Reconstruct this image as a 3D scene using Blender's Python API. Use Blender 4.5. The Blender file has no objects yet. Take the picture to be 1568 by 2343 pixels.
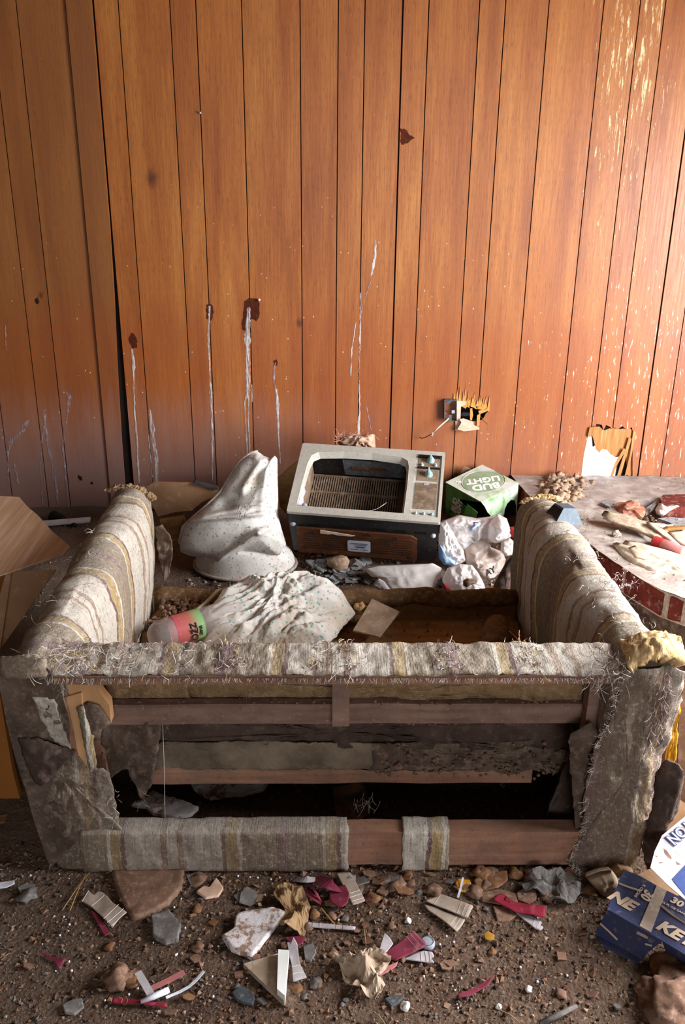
import bpy, bmesh, math, random
import numpy as np
from mathutils import Vector, Matrix, noise
from mathutils.geometry import tessellate_polygon
random.seed(7); np.random.seed(7)
SC = bpy.context.scene
COL = SC.collection
V = Vector

# ------------------------------------------------------------------ camera
FPX = 2000.0; TILT = math.radians(21.0); ROLL = math.radians(0.6); CAM = V((0, 0, 1.6))
_f = V((0, math.cos(TILT), -math.sin(TILT))); _u = V((0, math.sin(TILT), math.cos(TILT))); _r = V((1, 0, 0))
CR = _r*math.cos(ROLL) + _u*math.sin(ROLL); CU = _u*math.cos(ROLL) - _r*math.sin(ROLL)
cd = bpy.data.cameras.new('camera'); cam = bpy.data.objects.new('camera', cd); COL.objects.link(cam)
cd.sensor_fit = 'VERTICAL'; cd.sensor_height = 36.0; cd.lens = 36.0*FPX/2343.0; cd.clip_start = 0.02; cd.clip_end = 200
m = Matrix.Identity(4)
for i in range(3):
    m[i][0] = CR[i]; m[i][1] = CU[i]; m[i][2] = -_f[i]; m[i][3] = CAM[i]
cam.matrix_world = m
SC.camera = cam

# ------------------------------------------------------------------ world, daylight, exposure
w = bpy.data.worlds.new('daylight_sky'); SC.world = w; w.use_nodes = True
wb = w.node_tree.nodes['Background']; wb.inputs['Color'].default_value = (0.80, 0.90, 1.0, 1); wb.inputs['Strength'].default_value = 5.0
SC.view_settings.view_transform = 'Standard'; SC.view_settings.look = 'None'
SC.view_settings.gamma = 1.0; SC.view_settings.use_curve_mapping = False
SC.view_settings.exposure = -0.05

def area(name, loc, target, sx, sy, power, col):
    l = bpy.data.lights.new(name, 'AREA'); l.shape = 'RECTANGLE'; l.size = sx; l.size_y = sy
    l.energy = power; l.color = col
    o = bpy.data.objects.new(name, l); COL.objects.link(o); o.location = loc
    o.rotation_euler = (V(target)-V(loc)).to_track_quat('-Z', 'Y').to_euler()
    return o
# daylight entering by the doorway in the right hand wall; added lamp behind the viewer as fill
area('daylight_right_doorway', (2.46, 1.98, 1.12), (0.0, 2.3, 0.05), 1.5, 1.6, 250, (0.96, 0.975, 1.0))
area('rear_fill', (0.7, -2.45, 1.45), (0.7, 4.0, 1.45), 2.0, 1.2, 34, (1.0, 0.965, 0.93))

# ------------------------------------------------------------------ helpers
def ray(x, y): return _f + CR*((x-784)/FPX) + CU*((1171.5-y)/FPX)
def PY(x, y, Y):
    d = ray(x, y); return CAM + d*(Y/d.y)
def PZ(x, y, z):
    d = ray(x, y); return CAM + d*((z-1.6)/d.z)
def nz(p, s=1.0, o=0.0): return noise.noise(V((p[0]*s+o, p[1]*s+o*.7, p[2]*s-o)))
def fb(p, s=1.0, o=0.0, n=4):
    return noise.fractal(V((p[0]*s+o, p[1]*s+o*.7, p[2]*s-o)), 1.0, 2.0, n)
def ridge(p, s=1.0, o=0.0): return 1-2*abs(nz(p, s, o))

BASE = {}
def tag(o, label=None, cat=None, group=None, kind=None):
    if label: o['label'] = label
    if cat: o['category'] = cat
    if group: o['group'] = group
    if kind: o['kind'] = kind
    return o
def empty(name, loc, label=None, cat=None, group=None, kind=None, rot=None):
    o = bpy.data.objects.new(name, None); COL.objects.link(o); o.location = loc; o.empty_display_size = .05
    if rot is not None: o.rotation_mode = 'QUATERNION'; o.rotation_quaternion = rot.to_quaternion()
    BASE[o.name] = V(loc);
    return tag(o, label, cat, group, kind)
def ob(name, verts, faces, mat, parent=None, local=False, smooth=False, label=None, cat=None, group=None, kind=None):
    """link ONE mesh object; verts are world coordinates unless local (then the parent's own frame)"""
    verts = [V(v) for v in verts]
    if parent is None:
        if kind == 'structure': b = V((0, 0, 0))
        else:
            lo = V((min(v.x for v in verts), min(v.y for v in verts), min(v.z for v in verts)))
            hi = V((max(v.x for v in verts), max(v.y for v in verts), max(v.z for v in verts)))
            b = V(((lo.x+hi.x)/2, (lo.y+hi.y)/2, lo.z))
    else: b = V((0, 0, 0)) if local else BASE.get(parent.name, V((0, 0, 0)))
    me = bpy.data.meshes.new(name)
    me.from_pydata([tuple(v-b) for v in verts], [], faces)
    me.validate(verbose=False)
    if mat: me.materials.append(MAT[mat] if isinstance(mat, str) else mat)
    if smooth: me.shade_smooth()
    o = bpy.data.objects.new(name, me); COL.objects.link(o)
    if parent is None: o.location = b; BASE[o.name] = b
    else: o.parent = parent; BASE[o.name] = V((0, 0, 0)) if local else BASE.get(parent.name, V((0, 0, 0)))
    return tag(o, label, cat, group, kind)

class MB:
    def __init__(s): s.v = []; s.f = []
    def add(s, v, f):
        n = len(s.v); s.v += [V(p) for p in v]; s.f += [tuple(i+n for i in q) for q in f]; return s
    def box(s, a, b, M=None):
        a = V(a); b = V(b)
        p = [V((x, y, z)) for z in (a.z, b.z) for y in (a.y, b.y) for x in (a.x, b.x)]
        if M is not None: p = [M @ q for q in p]
        return s.add(p, [(0, 2, 3, 1), (4, 5, 7, 6), (0, 1, 5, 4), (2, 6, 7, 3), (0, 4, 6, 2), (1, 3, 7, 5)])
    def prism(s, pts, off, holes=()):
        loops = [[V(p) for p in pts]] + [[V(p) for p in h] for h in holes]
        tri = tessellate_polygon(loops)
        allp = [p for l in loops for p in l]; n = len(allp); off = V(off)
        f = [tuple(t) for t in tri] + [tuple(i+n for i in reversed(t)) for t in tri]
        k = 0
        for l in loops:
            c = len(l)
            for i in range(c): f.append((k+i, k+(i+1) % c, n+k+(i+1) % c, n+k+i))
            k += c
        return s.add(allp+[p+off for p in allp], f)
    def tube(s, path, rad, seg=8, cap=True):
        path = [V(p) for p in path]; n = len(path)
        rs = rad if isinstance(rad, (list, tuple)) else [rad]*n
        vs = []; up = V((0, 0, 1))
        for i, p in enumerate(path):
            t = (path[min(i+1, n-1)]-path[max(i-1, 0)])
            if t.length < 1e-9: t = V((1, 0, 0))
            t.normalize()
            a = t.cross(up)
            if a.length < .05: a = t.cross(V((1, 0, 0)))
            a.normalize(); b = t.cross(a)
            for k in range(seg):
                an = 2*math.pi*k/seg
                vs.append(p + (a*math.cos(an)+b*math.sin(an))*rs[i])
        fs = []
        for i in range(n-1):
            for k in range(seg):
                fs.append((i*seg+k, i*seg+(k+1) % seg, (i+1)*seg+(k+1) % seg, (i+1)*seg+k))
        if cap: fs += [tuple(reversed(range(seg))), tuple(range((n-1)*seg, n*seg))]
        return s.add(vs, fs)
    def lathe(s, prof, seg=24, M=None):
        vs = []; fs = []
        for (r, z) in prof:
            for k in range(seg):
                a = 2*math.pi*k/seg; p = V((r*math.cos(a), r*math.sin(a), z)); vs.append(M @ p if M is not None else p)
        for i in range(len(prof)-1):
            for k in range(seg): fs.append((i*seg+k, i*seg+(k+1) % seg, (i+1)*seg+(k+1) % seg, (i+1)*seg+k))
        return s.add(vs, fs)
    def rock(s, c, r, seed=0, sub=2, flat=.7, rough=.35):
        bm = bmesh.new(); bmesh.ops.create_icosphere(bm, subdivisions=sub, radius=1)
        vs = []
        for v in bm.verts:
            d = 1+rough*nz(v.co, 1.3, seed*3.7)+rough*.5*nz(v.co, 3.1, seed*1.3)
            q = v.co*d*r; vs.append(V(c)+V((q.x, q.y, q.z*flat)))
        fs = [tuple(x.index for x in f.verts) for f in bm.faces]; bm.free()
        return s.add(vs, fs)
    def build(s, name, mat, parent=None, **k): return ob(name, s.v, s.f, mat, parent, **k)

def jag(pts, n=3, amp=.004, seed=0):
    """ragged outline: subdivide and push"""
    out = []; c = len(pts)
    rnd = random.Random(seed)
    for i in range(c):
        a = V(pts[i]); b = V(pts[(i+1) % c])
        for k in range(n):
            t = k/n
            q = a.lerp(b, t)
            if k: q = q+V((rnd.uniform(-amp, amp), rnd.uniform(-amp, amp), 0))
            out.append(q)
    return out

def resample(poly, n):
    P = [V((p[0], p[1], 0)) for p in poly]; c = len(P)
    L = [(P[(i+1) % c]-P[i]).length for i in range(c)]; T = sum(L); out = []
    i = 0; acc = 0
    for k in range(n):
        d = T*k/n
        while acc+L[i] < d: acc += L[i]; i += 1
        t = (d-acc)/max(L[i], 1e-9); q = P[i].lerp(P[(i+1) % c], t); out.append((q.x, q.y))
    return out

def patch(poly, place, disp, rings=10, n=64, center=None, back=None):
    """sheet filling an outline: place(x,y) -> point, disp(x,y,t,p) -> offset (t = 0 centre .. 1 edge). back: second skin offset function"""
    B = resample(poly, n)
    cx = center[0] if center else sum(b[0] for b in B)/n; cy = center[1] if center else sum(b[1] for b in B)/n
    vs = []; fs = []
    def skin(dfun):
        o = len(vs)
        p = place(cx, cy); vs.append(p+dfun(cx, cy, 0.0, p))
        for r in range(1, rings+1):
            t = r/rings
            for (bx, by) in B:
                x = cx+(bx-cx)*t; y = cy+(by-cy)*t; p = place(x, y); vs.append(p+dfun(x, y, t, p))
        for k in range(n): fs.append((o, o+1+k, o+1+(k+1) % n))
        for r in range(rings-1):
            for k in range(n):
                a = o+1+r*n; b = a+n; fs.append((a+k, b+k, b+(k+1) % n, a+(k+1) % n))
        return o
    a = skin(disp)
    if back:
        b = skin(back); ea = a+1+(rings-1)*n; eb = b+1+(rings-1)*n
        for k in range(n): fs.append((ea+k, eb+k, eb+(k+1) % n, ea+(k+1) % n))
    return vs, fs

def solid(o, th, offset=0):
    md = o.modifiers.new('thickness', 'SOLIDIFY'); md.thickness = th; md.offset = offset; return o

def text(name, s, mat, parent, M, size, shear=0, bold=0, extrude=.0004, local=False, sx=1.0):
    c = bpy.data.curves.new('txt', 'FONT'); c.body = s; c.size = size; c.shear = shear; c.offset = bold; c.extrude = extrude
    c.align_x = 'CENTER'; c.align_y = 'CENTER'; c.resolution_u = 3
    t = bpy.data.objects.new('txt', c); COL.objects.link(t)
    me = t.to_mesh()
    vs = [M @ V((v.co.x*sx, v.co.y, v.co.z)) for v in me.vertices]; fs = [tuple(p.vertices) for p in me.polygons]
    t.to_mesh_clear(); bpy.data.objects.remove(t); bpy.data.curves.remove(c)
    return ob(name, vs, fs, mat, parent, local=local)
def frame(o, x, y):
    """matrix with origin o, x axis x, y axis near y"""
    x = V(x).normalized(); z = x.cross(V(y)).normalized(); y = z.cross(x)
    M = Matrix.Identity(4)
    for i in range(3): M[i][0] = x[i]; M[i][1] = y[i]; M[i][2] = z[i]; M[i][3] = o[i]
    return M

# ------------------------------------------------------------------ materials
MAT = {}
def hexc(h):
    h = h.lstrip('#'); v = [int(h[i:i+2], 16)/255 for i in (0, 2, 4)]
    return tuple((c/12.92 if c <= .04045 else ((c+.055)/1.055)**2.4) for c in v)+(1,)
class G:
    def __init__(s, name, rough=.8, spec=.3):
        s.m = bpy.data.materials.new(name); s.m.use_nodes = True; s.t = s.m.node_tree; s.b = s.t.nodes['Principled BSDF']
        s.b.inputs['Roughness'].default_value = rough; s.b.inputs['Specular IOR Level'].default_value = spec
        s.tc = s.t.nodes.new('ShaderNodeTexCoord'); MAT[name] = s.m
    def l(s, a, b): s.t.links.new(a, b)
    def put(s, sock, v):
        if isinstance(v, bpy.types.NodeSocket): s.l(v, sock)
        elif isinstance(v, str): sock.default_value = hexc(v)
        else: sock.default_value = v
    def co(s, sc=(1, 1, 1), loc=(0, 0, 0), rot=(0, 0, 0), src='Object'):
        n = s.t.nodes.new('ShaderNodeMapping'); s.l(s.tc.outputs[src], n.inputs[0])
        n.inputs['Scale'].default_value = sc; n.inputs['Location'].default_value = loc; n.inputs['Rotation'].default_value = rot
        return n.outputs[0]
    def noise(s, scale, co=None, detail=4, rough=.55, dist=0):
        n = s.t.nodes.new('ShaderNodeTexNoise'); s.l(co if co is not None else s.tc.outputs['Object'], n.inputs['Vector'])
        n.inputs['Scale'].default_value = scale; n.inputs['Detail'].default_value = detail; n.inputs['Roughness'].default_value = rough
        n.inputs['Distortion'].default_value = dist; return n.outputs['Fac']
    def vor(s, scale, co=None, feat='F1', out='Distance'):
        n = s.t.nodes.new('ShaderNodeTexVoronoi'); n.feature = feat; s.l(co if co is not None else s.tc.outputs['Object'], n.inputs['Vector'])
        n.inputs['Scale'].default_value = scale; return n.outputs[out]
    def ramp(s, fac, stops, const=False):
        n = s.t.nodes.new('ShaderNodeValToRGB'); r = n.color_ramp
        if const: r.interpolation = 'CONSTANT'
        while len(r.elements) < len(stops): r.elements.new(.5)
        for e, (p, c) in zip(r.elements, stops):
            e.position = p; e.color = hexc(c) if isinstance(c, str) else (c, c, c, 1)
        s.l(fac, n.inputs[0]); return n.outputs[0]
    def mix(s, fac, a, b, mode='MIX'):
        n = s.t.nodes.new('ShaderNodeMixRGB'); n.blend_type = mode
        s.put(n.inputs[0], fac); s.put(n.inputs[1], a); s.put(n.inputs[2], b); return n.outputs[0]
    def math(s, op, a, b=0.0, clamp=False):
        n = s.t.nodes.new('ShaderNodeMath'); n.operation = op; n.use_clamp = clamp
        s.put(n.inputs[0], a); s.put(n.inputs[1], b); return n.outputs[0]
    def xyz(s, src=None):
        n = s.t.nodes.new('ShaderNodeSeparateXYZ'); s.l(src if src is not None else s.tc.outputs['Object'], n.inputs[0]); return n.outputs
    def mr(s, v, a, b, c=0.0, d=1.0):
        n = s.t.nodes.new('ShaderNodeMapRange'); s.put(n.inputs[0], v)
        for i, q in enumerate((a, b, c, d)): n.inputs[i+1].default_value = q
        return n.outputs[0]
    def rand(s):
        n = s.t.nodes.new('ShaderNodeObjectInfo'); return n.outputs['Random']
    def color(s, c): s.put(s.b.inputs['Base Color'], c); return s
    def rough(s, v): s.put(s.b.inputs['Roughness'], v); return s
    def bump(s, h, strength=.5, dist=.002):
        n = s.t.nodes.new('ShaderNodeBump'); n.inputs['Strength'].default_value = strength; n.inputs['Distance'].default_value = dist
        s.l(h, n.inputs['Height'])
        prev = s.b.inputs['Normal'].links
        if prev: s.l(prev[0].from_socket, n.inputs['Normal'])
        s.l(n.outputs[0], s.b.inputs['Normal']); return s

def dusty(name, base, dark, dust, dustamt=.35, scale=8, rough=.85, bump=.3, bscale=60, spec=.25, bd=.003):
    g = G(name, rough, spec)
    n = g.noise(scale, detail=5); c = g.ramp(n, [(.3, dark), (.7, base)])
    d = g.noise(scale*3.1, g.co(loc=(3, 1, 2)), detail=6, rough=.7)
    c = g.mix(g.mr(d, .62-.35*dustamt, .72, 0, min(1, .5+dustamt)), c, dust)
    g.color(c)
    if bump: g.bump(g.noise(bscale, detail=5, rough=.6), bump, bd)
    return g

# --- wood panelling
def panel_wood():
    g = G('panel_wood', .42, .5)
    rnd = g.rand()
    off = g.math('MULTIPLY', rnd, 31.0)
    cmb = g.t.nodes.new('ShaderNodeCombineXYZ'); g.l(off, cmb.inputs[0]); g.l(off, cmb.inputs[2])
    add = g.t.nodes.new('ShaderNodeVectorMath'); add.operation = 'ADD'; g.l(g.tc.outputs['Object'], add.inputs[0]); g.l(cmb.outputs[0], add.inputs[1])
    def stretch(sx, sz, src=None):
        n = g.t.nodes.new('ShaderNodeMapping'); g.l(src or add.outputs[0], n.inputs[0]); n.inputs['Scale'].default_value = (sx, 1, sz); return n.outputs[0]
    big = g.noise(1, stretch(9, .9), detail=3, rough=.5, dist=.6)
    fine = g.noise(1, stretch(150, 5), detail=4, rough=.65)
    pore = g.noise(1, stretch(420, 26), detail=2, rough=.5)
    c = g.ramp(big, [(.25, '#8c4a1c'), (.5, '#ad672c'), (.75, '#c27f3c')])
    c = g.mix(g.mr(fine, .3, .7, 0, .55), c, '#6e3210')
    c = g.mix(g.mr(pore, .56, .66, 0, .4), c, '#4a1f0c')
    tint = g.ramp(rnd, [(0, '#e0ccb4'), (.5, '#ffffff'), (1, '#ffe6c8')])
    c = g.mix(.45, c, tint, 'MULTIPLY')
    X = g.xyz(); x = X[0]; z = X[2]
    # leftmost sheet: duller brown veneer
    c = g.mix(g.mr(x, -1.012, -1.004, .5, 0), c, '#6b4628')
    # redder band low on the sheets, with a wavy upper edge
    low = g.math('ADD', z, g.math('MULTIPLY', g.noise(2.2), .22))
    c = g.mix(g.mr(low, 1.05, 1.22, .34, 0), c, '#8a3c18')
    # mauve sheen low on the wall, painted into the colour along with patchy dust
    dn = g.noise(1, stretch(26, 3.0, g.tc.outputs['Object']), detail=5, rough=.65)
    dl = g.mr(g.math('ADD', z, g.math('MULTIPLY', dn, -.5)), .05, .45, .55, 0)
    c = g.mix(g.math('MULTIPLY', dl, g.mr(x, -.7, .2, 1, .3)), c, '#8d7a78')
    # flaked veneer, top right, and fly specks / splashes over the right sheets
    fl = g.noise(1, stretch(75, 7.5, g.tc.outputs['Object']), detail=5, rough=.7)
    gx = g.math('ABSOLUTE', g.math('SUBTRACT', x, 1.13))
    dens = g.math('MULTIPLY', g.mr(gx, .05, .30, 1, 0), g.mr(z, 0.9, 1.95, .12, 1))
    thr = g.math('SUBTRACT', .735, g.math('MULTIPLY', dens, .185))
    flm = g.mr(g.math('SUBTRACT', fl, thr), 0, .02)
    c = g.mix(g.math('MULTIPLY', flm, g.mr(dens, .02, .12)), c, g.ramp(g.noise(60), [(.3, '#b88a4c'), (.7, '#eed9b0')]))
    sp = g.noise(1, stretch(110, 16, g.tc.outputs['Object']), detail=3, rough=.6)
    d2 = g.math('MULTIPLY', g.mr(x, .1, 1.25, 0, 1), g.mr(z, 1.9, .9, .35, 1))
    sm = g.mr(g.math('SUBTRACT', sp, g.math('SUBTRACT', .80, g.math('MULTIPLY', d2, .185))), 0, .045)
    c = g.mix(g.math('MULTIPLY', sm, g.mr(d2, .03, .3, 0, .75)), c, '#ead2bc')
    dots = g.vor(36, g.co((1, 1, .75)))
    pick = g.noise(9, g.co(loc=(5, 5, 5)), detail=2)
    dm = g.math('MULTIPLY', g.mr(dots, .07, .1, 1, 0), g.mr(pick, .56, .6))
    c = g.mix(g.math('MULTIPLY', dm, g.mr(z, 1.7, 1.0, .1, .8)), c, '#e6cdb6')
    # knots
    for kx, kz, kr in ((-.815, 1.585, .05), (-.2, .99, .03), (-1.335, 1.1, .02)):
        dx = g.math('MULTIPLY', g.math('SUBTRACT', x, kx), 1.5); dz = g.math('SUBTRACT', z, kz)
        dd = g.math('SQRT', g.math('ADD', g.math('MULTIPLY', dx, dx), g.math('MULTIPLY', dz, dz)))
        dd = g.math('ADD', dd, g.math('MULTIPLY', g.math('SUBTRACT', g.noise(30), .5), .03))
        c = g.mix(g.mr(dd, kr*.25, kr, .75, 0), c, '#3a1a08')
    g.color(c)
    g.rough(g.mr(g.math('ADD', fine, flm), .3, 1.2, .36, .75))
    g.bump(g.math('ADD', fine, g.math('MULTIPLY', flm, .8)), .25, .0015)
panel_wood()
dusty('wall_backing', '#24130a', '#120905', '#3a2a20', .1)
g = G('torn_ply', .8); n = g.noise(1, g.co((90, 90, 6)), detail=4); g.color(g.ramp(n, [(.3, '#94602f'), (.6, '#b47c4c'), (.8, '#cfa47a')])).bump(n, .6, .004)
dusty('ply_pink', '#dcb9a0', '#c49880', '#eed8c8', .3)
g = G('drip_white', .6); n = g.noise(1, g.co((150, 150, 18)), detail=5, rough=.7); g.color(g.ramp(n, [(.25, '#a88c84'), (.55, '#c9bdba'), (.8, '#e6dfde')])); g.put(g.b.inputs['Alpha'], g.mr(n, .36, .56, .12, .9))
g = G('drip_faint', .6); n = g.noise(1, g.co((150, 150, 40)), detail=5, rough=.7); g.color(g.ramp(n, [(.25, '#8d6a60'), (.6, '#a8969a'), (.8, '#c8bcc2')])); g.put(g.b.inputs['Alpha'], g.mr(n, .40, .60, .05, .8))
g = dusty('stain_dark', '#5a220e', '#481809', '#6a2c14', .2, bump=0); g.put(g.b.inputs['Alpha'], g.mr(g.noise(50, detail=4), .35, .6, .35, .8))

# --- ground
g = G('dirt_floor', .95, .15)
n1 = g.noise(3.5, detail=6, rough=.6); n2 = g.noise(60, detail=5, rough=.7); v = g.vor(120)
c = g.ramp(n1, [(.3, '#544035'), (.5, '#6b5546'), (.7, '#7d6758')])
c = g.mix(g.mr(n2, .35, .65, .5, 0), c, '#33231a')
c = g.mix(g.mr(g.noise(170, detail=3), .6, .68, 0, .55), c, '#a08a76')
c = g.mix(g.mr(g.xyz()[0], -.35, -1.1, 0, .4), c, '#6d6458')
g.color(c).bump(n2, .9, .006).bump(v, .5, .004)
dusty('ash_dust', '#a59a92', '#85786e', '#c4bab2', .5, 14, .95, .5, 90)
dusty('hearth_top', '#a5978e', '#85766c', '#bdb2aa', .5, 7, .95, .6, 70)
dusty('stone_base', '#5d4a40', '#3a2b24', '#8a7a70', .4, 12, .95, .8, 40)
g = G('brick_red', .9, .2); n = g.noise(14, detail=6, rough=.65); g.color(g.mix(g.mr(g.noise(45), .55, .7, 0, .6), g.ramp(n, [(.3, '#4e1e18'), (.6, '#6e2e26'), (.8, '#854036')]), '#a08074')).bump(g.noise(80), .6, .004)
dusty('brick_orange', '#b5755a', '#85503e', '#c4aca0', .3, 20, .95, .9, 50)
dusty('mortar', '#b0a296', '#8f8276', '#cfc6bd', .4, 30, .95, .7, 90)
dusty('plaster_room', '#5f5043', '#4c3f33', '#6e6052', .2, 2, .9, 0)
dusty('outside_ground', '#d8d0c4', '#b8b0a0', '#e8e4dc', .3, 5)

# --- sofa
def stripes(name, axis, phase, dirt=.35, grime='#5b4a3c', contrast=1.0, dust=.4):
    g = G(name, .95, .1)
    X = g.xyz(); a = X[axis]
    wob = g.math('MULTIPLY', g.math('SUBTRACT', g.noise(7, detail=3), .5), .02)
    wob = g.math('ADD', wob, g.math('MULTIPLY', g.math('SUBTRACT', g.noise(70, detail=3), .5), .010))
    t = g.math('FRACT', g.math('DIVIDE', g.math('SUBTRACT', g.math('ADD', a, wob), phase-5.2), .52))
    st = [(0, '#8a6f70'), (.030, '#948571'), (.19, '#ded4c6'), (.205, '#b3996a'), (.255, '#72565a'), (.275, '#d0c6b8'), (.44, '#a68f7c'), (.470, '#d2c8ba'), (.52, '#a38a78'), (.55, '#d0c6b8'), (.72, '#72565a'), (.740, '#b3996a'), (.795, '#ded4c6'), (.81, '#948571'), (.97, '#8a6f70')]
    c = g.ramp(t, st, True)
    tri = g.math('ABSOLUTE', g.math('SUBTRACT', g.math('FRACT', g.math('MULTIPLY', a, 42.0)), .5))
    along = X[2] if axis != 2 else X[0]
    s1 = X[0] if axis == 1 else X[1]
    lin = g.math('ADD', along, s1)
    hb = g.math('SINE', g.math('MULTIPLY', g.math('ADD', lin, g.math('MULTIPLY', tri, .03)), 1500.0))
    pale = g.ramp(t, [(0, 0.0), (.28, 1.0), (.44, 0.0), (.55, 1.0), (.72, 0.0)], True)
    cord = g.math('SINE', g.math('MULTIPLY', g.math('ADD', a, g.math('MULTIPLY', g.noise(20), .0012)), 2*math.pi/.0029))
    weave = g.mix(pale, cord, hb)
    c = g.mix(g.mr(weave, .2, -1, 0, .16), c, '#55443a')
    sc = [9, 9, 9]; sc[axis] = 260
    yarn = g.noise(1, g.co(tuple(sc)), detail=4, rough=.65)
    c = g.mix(g.mr(yarn, .54, .70, 0, .5), c, '#6a5648')
    c = g.mix(g.mr(yarn, .44, .32, 0, .3), c, '#e6ded4')
    fr = g.noise(24, detail=6, rough=.7)
    c = g.mix(g.mr(fr, .6-.25*dirt, .75, 0, .25+.6*dirt), c, grime)
    big = g.noise(3.1, g.co(loc=(2, 4, 1)), detail=4)
    c = g.mix(g.mr(big, .35, .7, .9*dirt, .25*dirt), c, grime)
    if contrast < 1: c = g.mix(1-contrast, c, '#7d6a5b')
    spk = g.noise(95, g.co(loc=(6, 3, 2)), detail=4, rough=.7)
    c = g.mix(g.mr(spk, .54, .68, 0, .55), c, '#6f5d4e')
    c = g.mix(g.mr(spk, .46, .34, 0, .35), c, '#dcd3c8')
    lint = g.noise(210, g.co(loc=(1, 2, 3)), detail=2)
    c = g.mix(g.mr(lint, .64, .72, 0, .45), c, '#d6cdc2')
    geo = g.t.nodes.new('ShaderNodeNewGeometry'); nzv = g.xyz(geo.outputs['Normal'])[2]
    dm = g.math('MULTIPLY', g.mr(nzv, .35, .95, 0, dust), g.mr(g.noise(40, g.co(loc=(9, 1, 4)), detail=5, rough=.7), .3, .6, .45, 1))
    c = g.mix(dm, c, '#cbc1b4')
    g.color(c).bump(weave, .35, .0010).bump(yarn, .8, .003).bump(spk, .6, .006).bump(fr, .6, .010)
stripes('fabric_arm', 1, 2.285-1.70, .22, '#8a7460', 1.0, .3)
stripes('fabric_rail', 0, .255, .2, '#86695a', 1.0, .22)
stripes('fabric_front', 0, .60, .6, '#645042', .45)
stripes('fabric_front_left', 0, -.72, .7, '#5e4b40', .4)
stripes('fabric_base', 0, -.14, .5, '#614b3e', .72)
stripes('fabric_band', 0, .36, .25, '#75624f', 1.0)
stripes('fabric_inner', 0, .15, .85, '#4d4036', .5)
g = G('fabric_herring', .95, .1); X = g.xyz()
tri = g.math('ABSOLUTE', g.math('SUBTRACT', g.math('FRACT', g.math('MULTIPLY', X[0], 42.0)), .5))
hb = g.math('SINE', g.math('MULTIPLY', g.math('ADD', X[2], g.math('MULTIPLY', tri, .03)), 1300.0))
c = g.mix(g.mr(hb, .2, -1, 0, .5), '#a6937e', '#624f42'); dn = g.noise(9, detail=6); c = g.mix(g.mr(dn, .4, .65, .1, .8), c, '#574739'); g.color(c).bump(hb, .5, .002).bump(g.noise(40), .5, .005)
dusty('fabric_grime', '#6e5c4f', '#4a3b31', '#927f70', .35, 14, .95, .9, 110)
dusty('lining_pale', '#c2b8a8', '#94887a', '#d6cec2', .4, 60, .95, .8, 120)
dusty('fabric_welt', '#a08d79', '#7d6b5a', '#b9aa9a', .4, 50, .95, .8, 150)
dusty('veneer_pale', '#c8924e', '#a87434', '#dcb078', .3, 60, .85, .3, 90)
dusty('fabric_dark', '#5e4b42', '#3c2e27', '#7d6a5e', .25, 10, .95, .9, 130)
dusty('foam_ochre', '#d6b483', '#b08a56', '#ead8b4', .35, 30, .95, .9, 70)
dusty('foam_yellow', '#e0a020', '#b87810', '#e8c060', .2, 20, .9, .5, 70)
dusty('foam_tan', '#a4845e', '#826546', '#b8a084', .35, 22, .95, 1.0, 55, bd=.012)
g = G('wood_rail', .8, .2); n = g.noise(1, g.co((4, 30, 60)), detail=5); c = g.ramp(n, [(.3, '#8a5f4c'), (.6, '#a57a62'), (.8, '#b88e76')]); c = g.mix(g.mr(g.noise(9, detail=6, rough=.7), .42, .7, 0, .75), c, '#6d5a4e'); c = g.mix(g.mr(g.noise(70, detail=5, rough=.7), .56, .68, 0, .5), c, '#4e3c32'); g.color(c).bump(n, .3, .003).bump(g.noise(60, detail=5), .4, .003)
g = G('wood_bright', .7, .25); n = g.noise(1, g.co((40, 40, 5)), detail=5); g.color(g.ramp(n, [(.3, '#b98655'), (.7, '#d3a478')])).bump(n, .2, .002)
g = G('wood_grey', .85, .2); n = g.noise(1, g.co((4, 30, 50)), detail=5); c = g.ramp(n, [(.3, '#765a4e'), (.7, '#98796a')]); c = g.mix(g.mr(g.noise(12, detail=6, rough=.7), .45, .68, 0, .6), c, '#5d4c42'); c = g.mix(g.mr(g.noise(80, detail=4), .6, .7, 0, .5), c, '#b09a8a'); g.color(c).bump(n, .3, .003)
g = G('deck_wood', .85, .2); n = g.noise(1, g.co((3, 22, 22)), detail=6); c = g.ramp(n, [(.3, '#75502c'), (.7, '#a07a4c')]); c = g.mix(g.mr(g.noise(30, detail=6, rough=.7), .52, .68, 0, .7), c, '#9d8468'); g.color(c).bump(g.noise(60), .6, .005)
dusty('deck_fabric', '#7a5c3c', '#5a3f26', '#a08a70', .35, 20, .95, .7, 120)
g = G('thread_white', .9, .1); g.color(g.mix(g.noise(20), '#efe9e2', '#b9a79c'))
g = G('thread_ochre', .9, .1); g.color(g.mix(g.noise(20), '#d9bf86', '#a08048'))
g = G('thread_purple', .9, .1); g.color(g.mix(g.noise(20), '#8a6470', '#5c3c44'))
g = G('thread_grey', .95, .1); g.color(g.mix(g.noise(20), '#8d8072', '#5e5044'))

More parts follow.
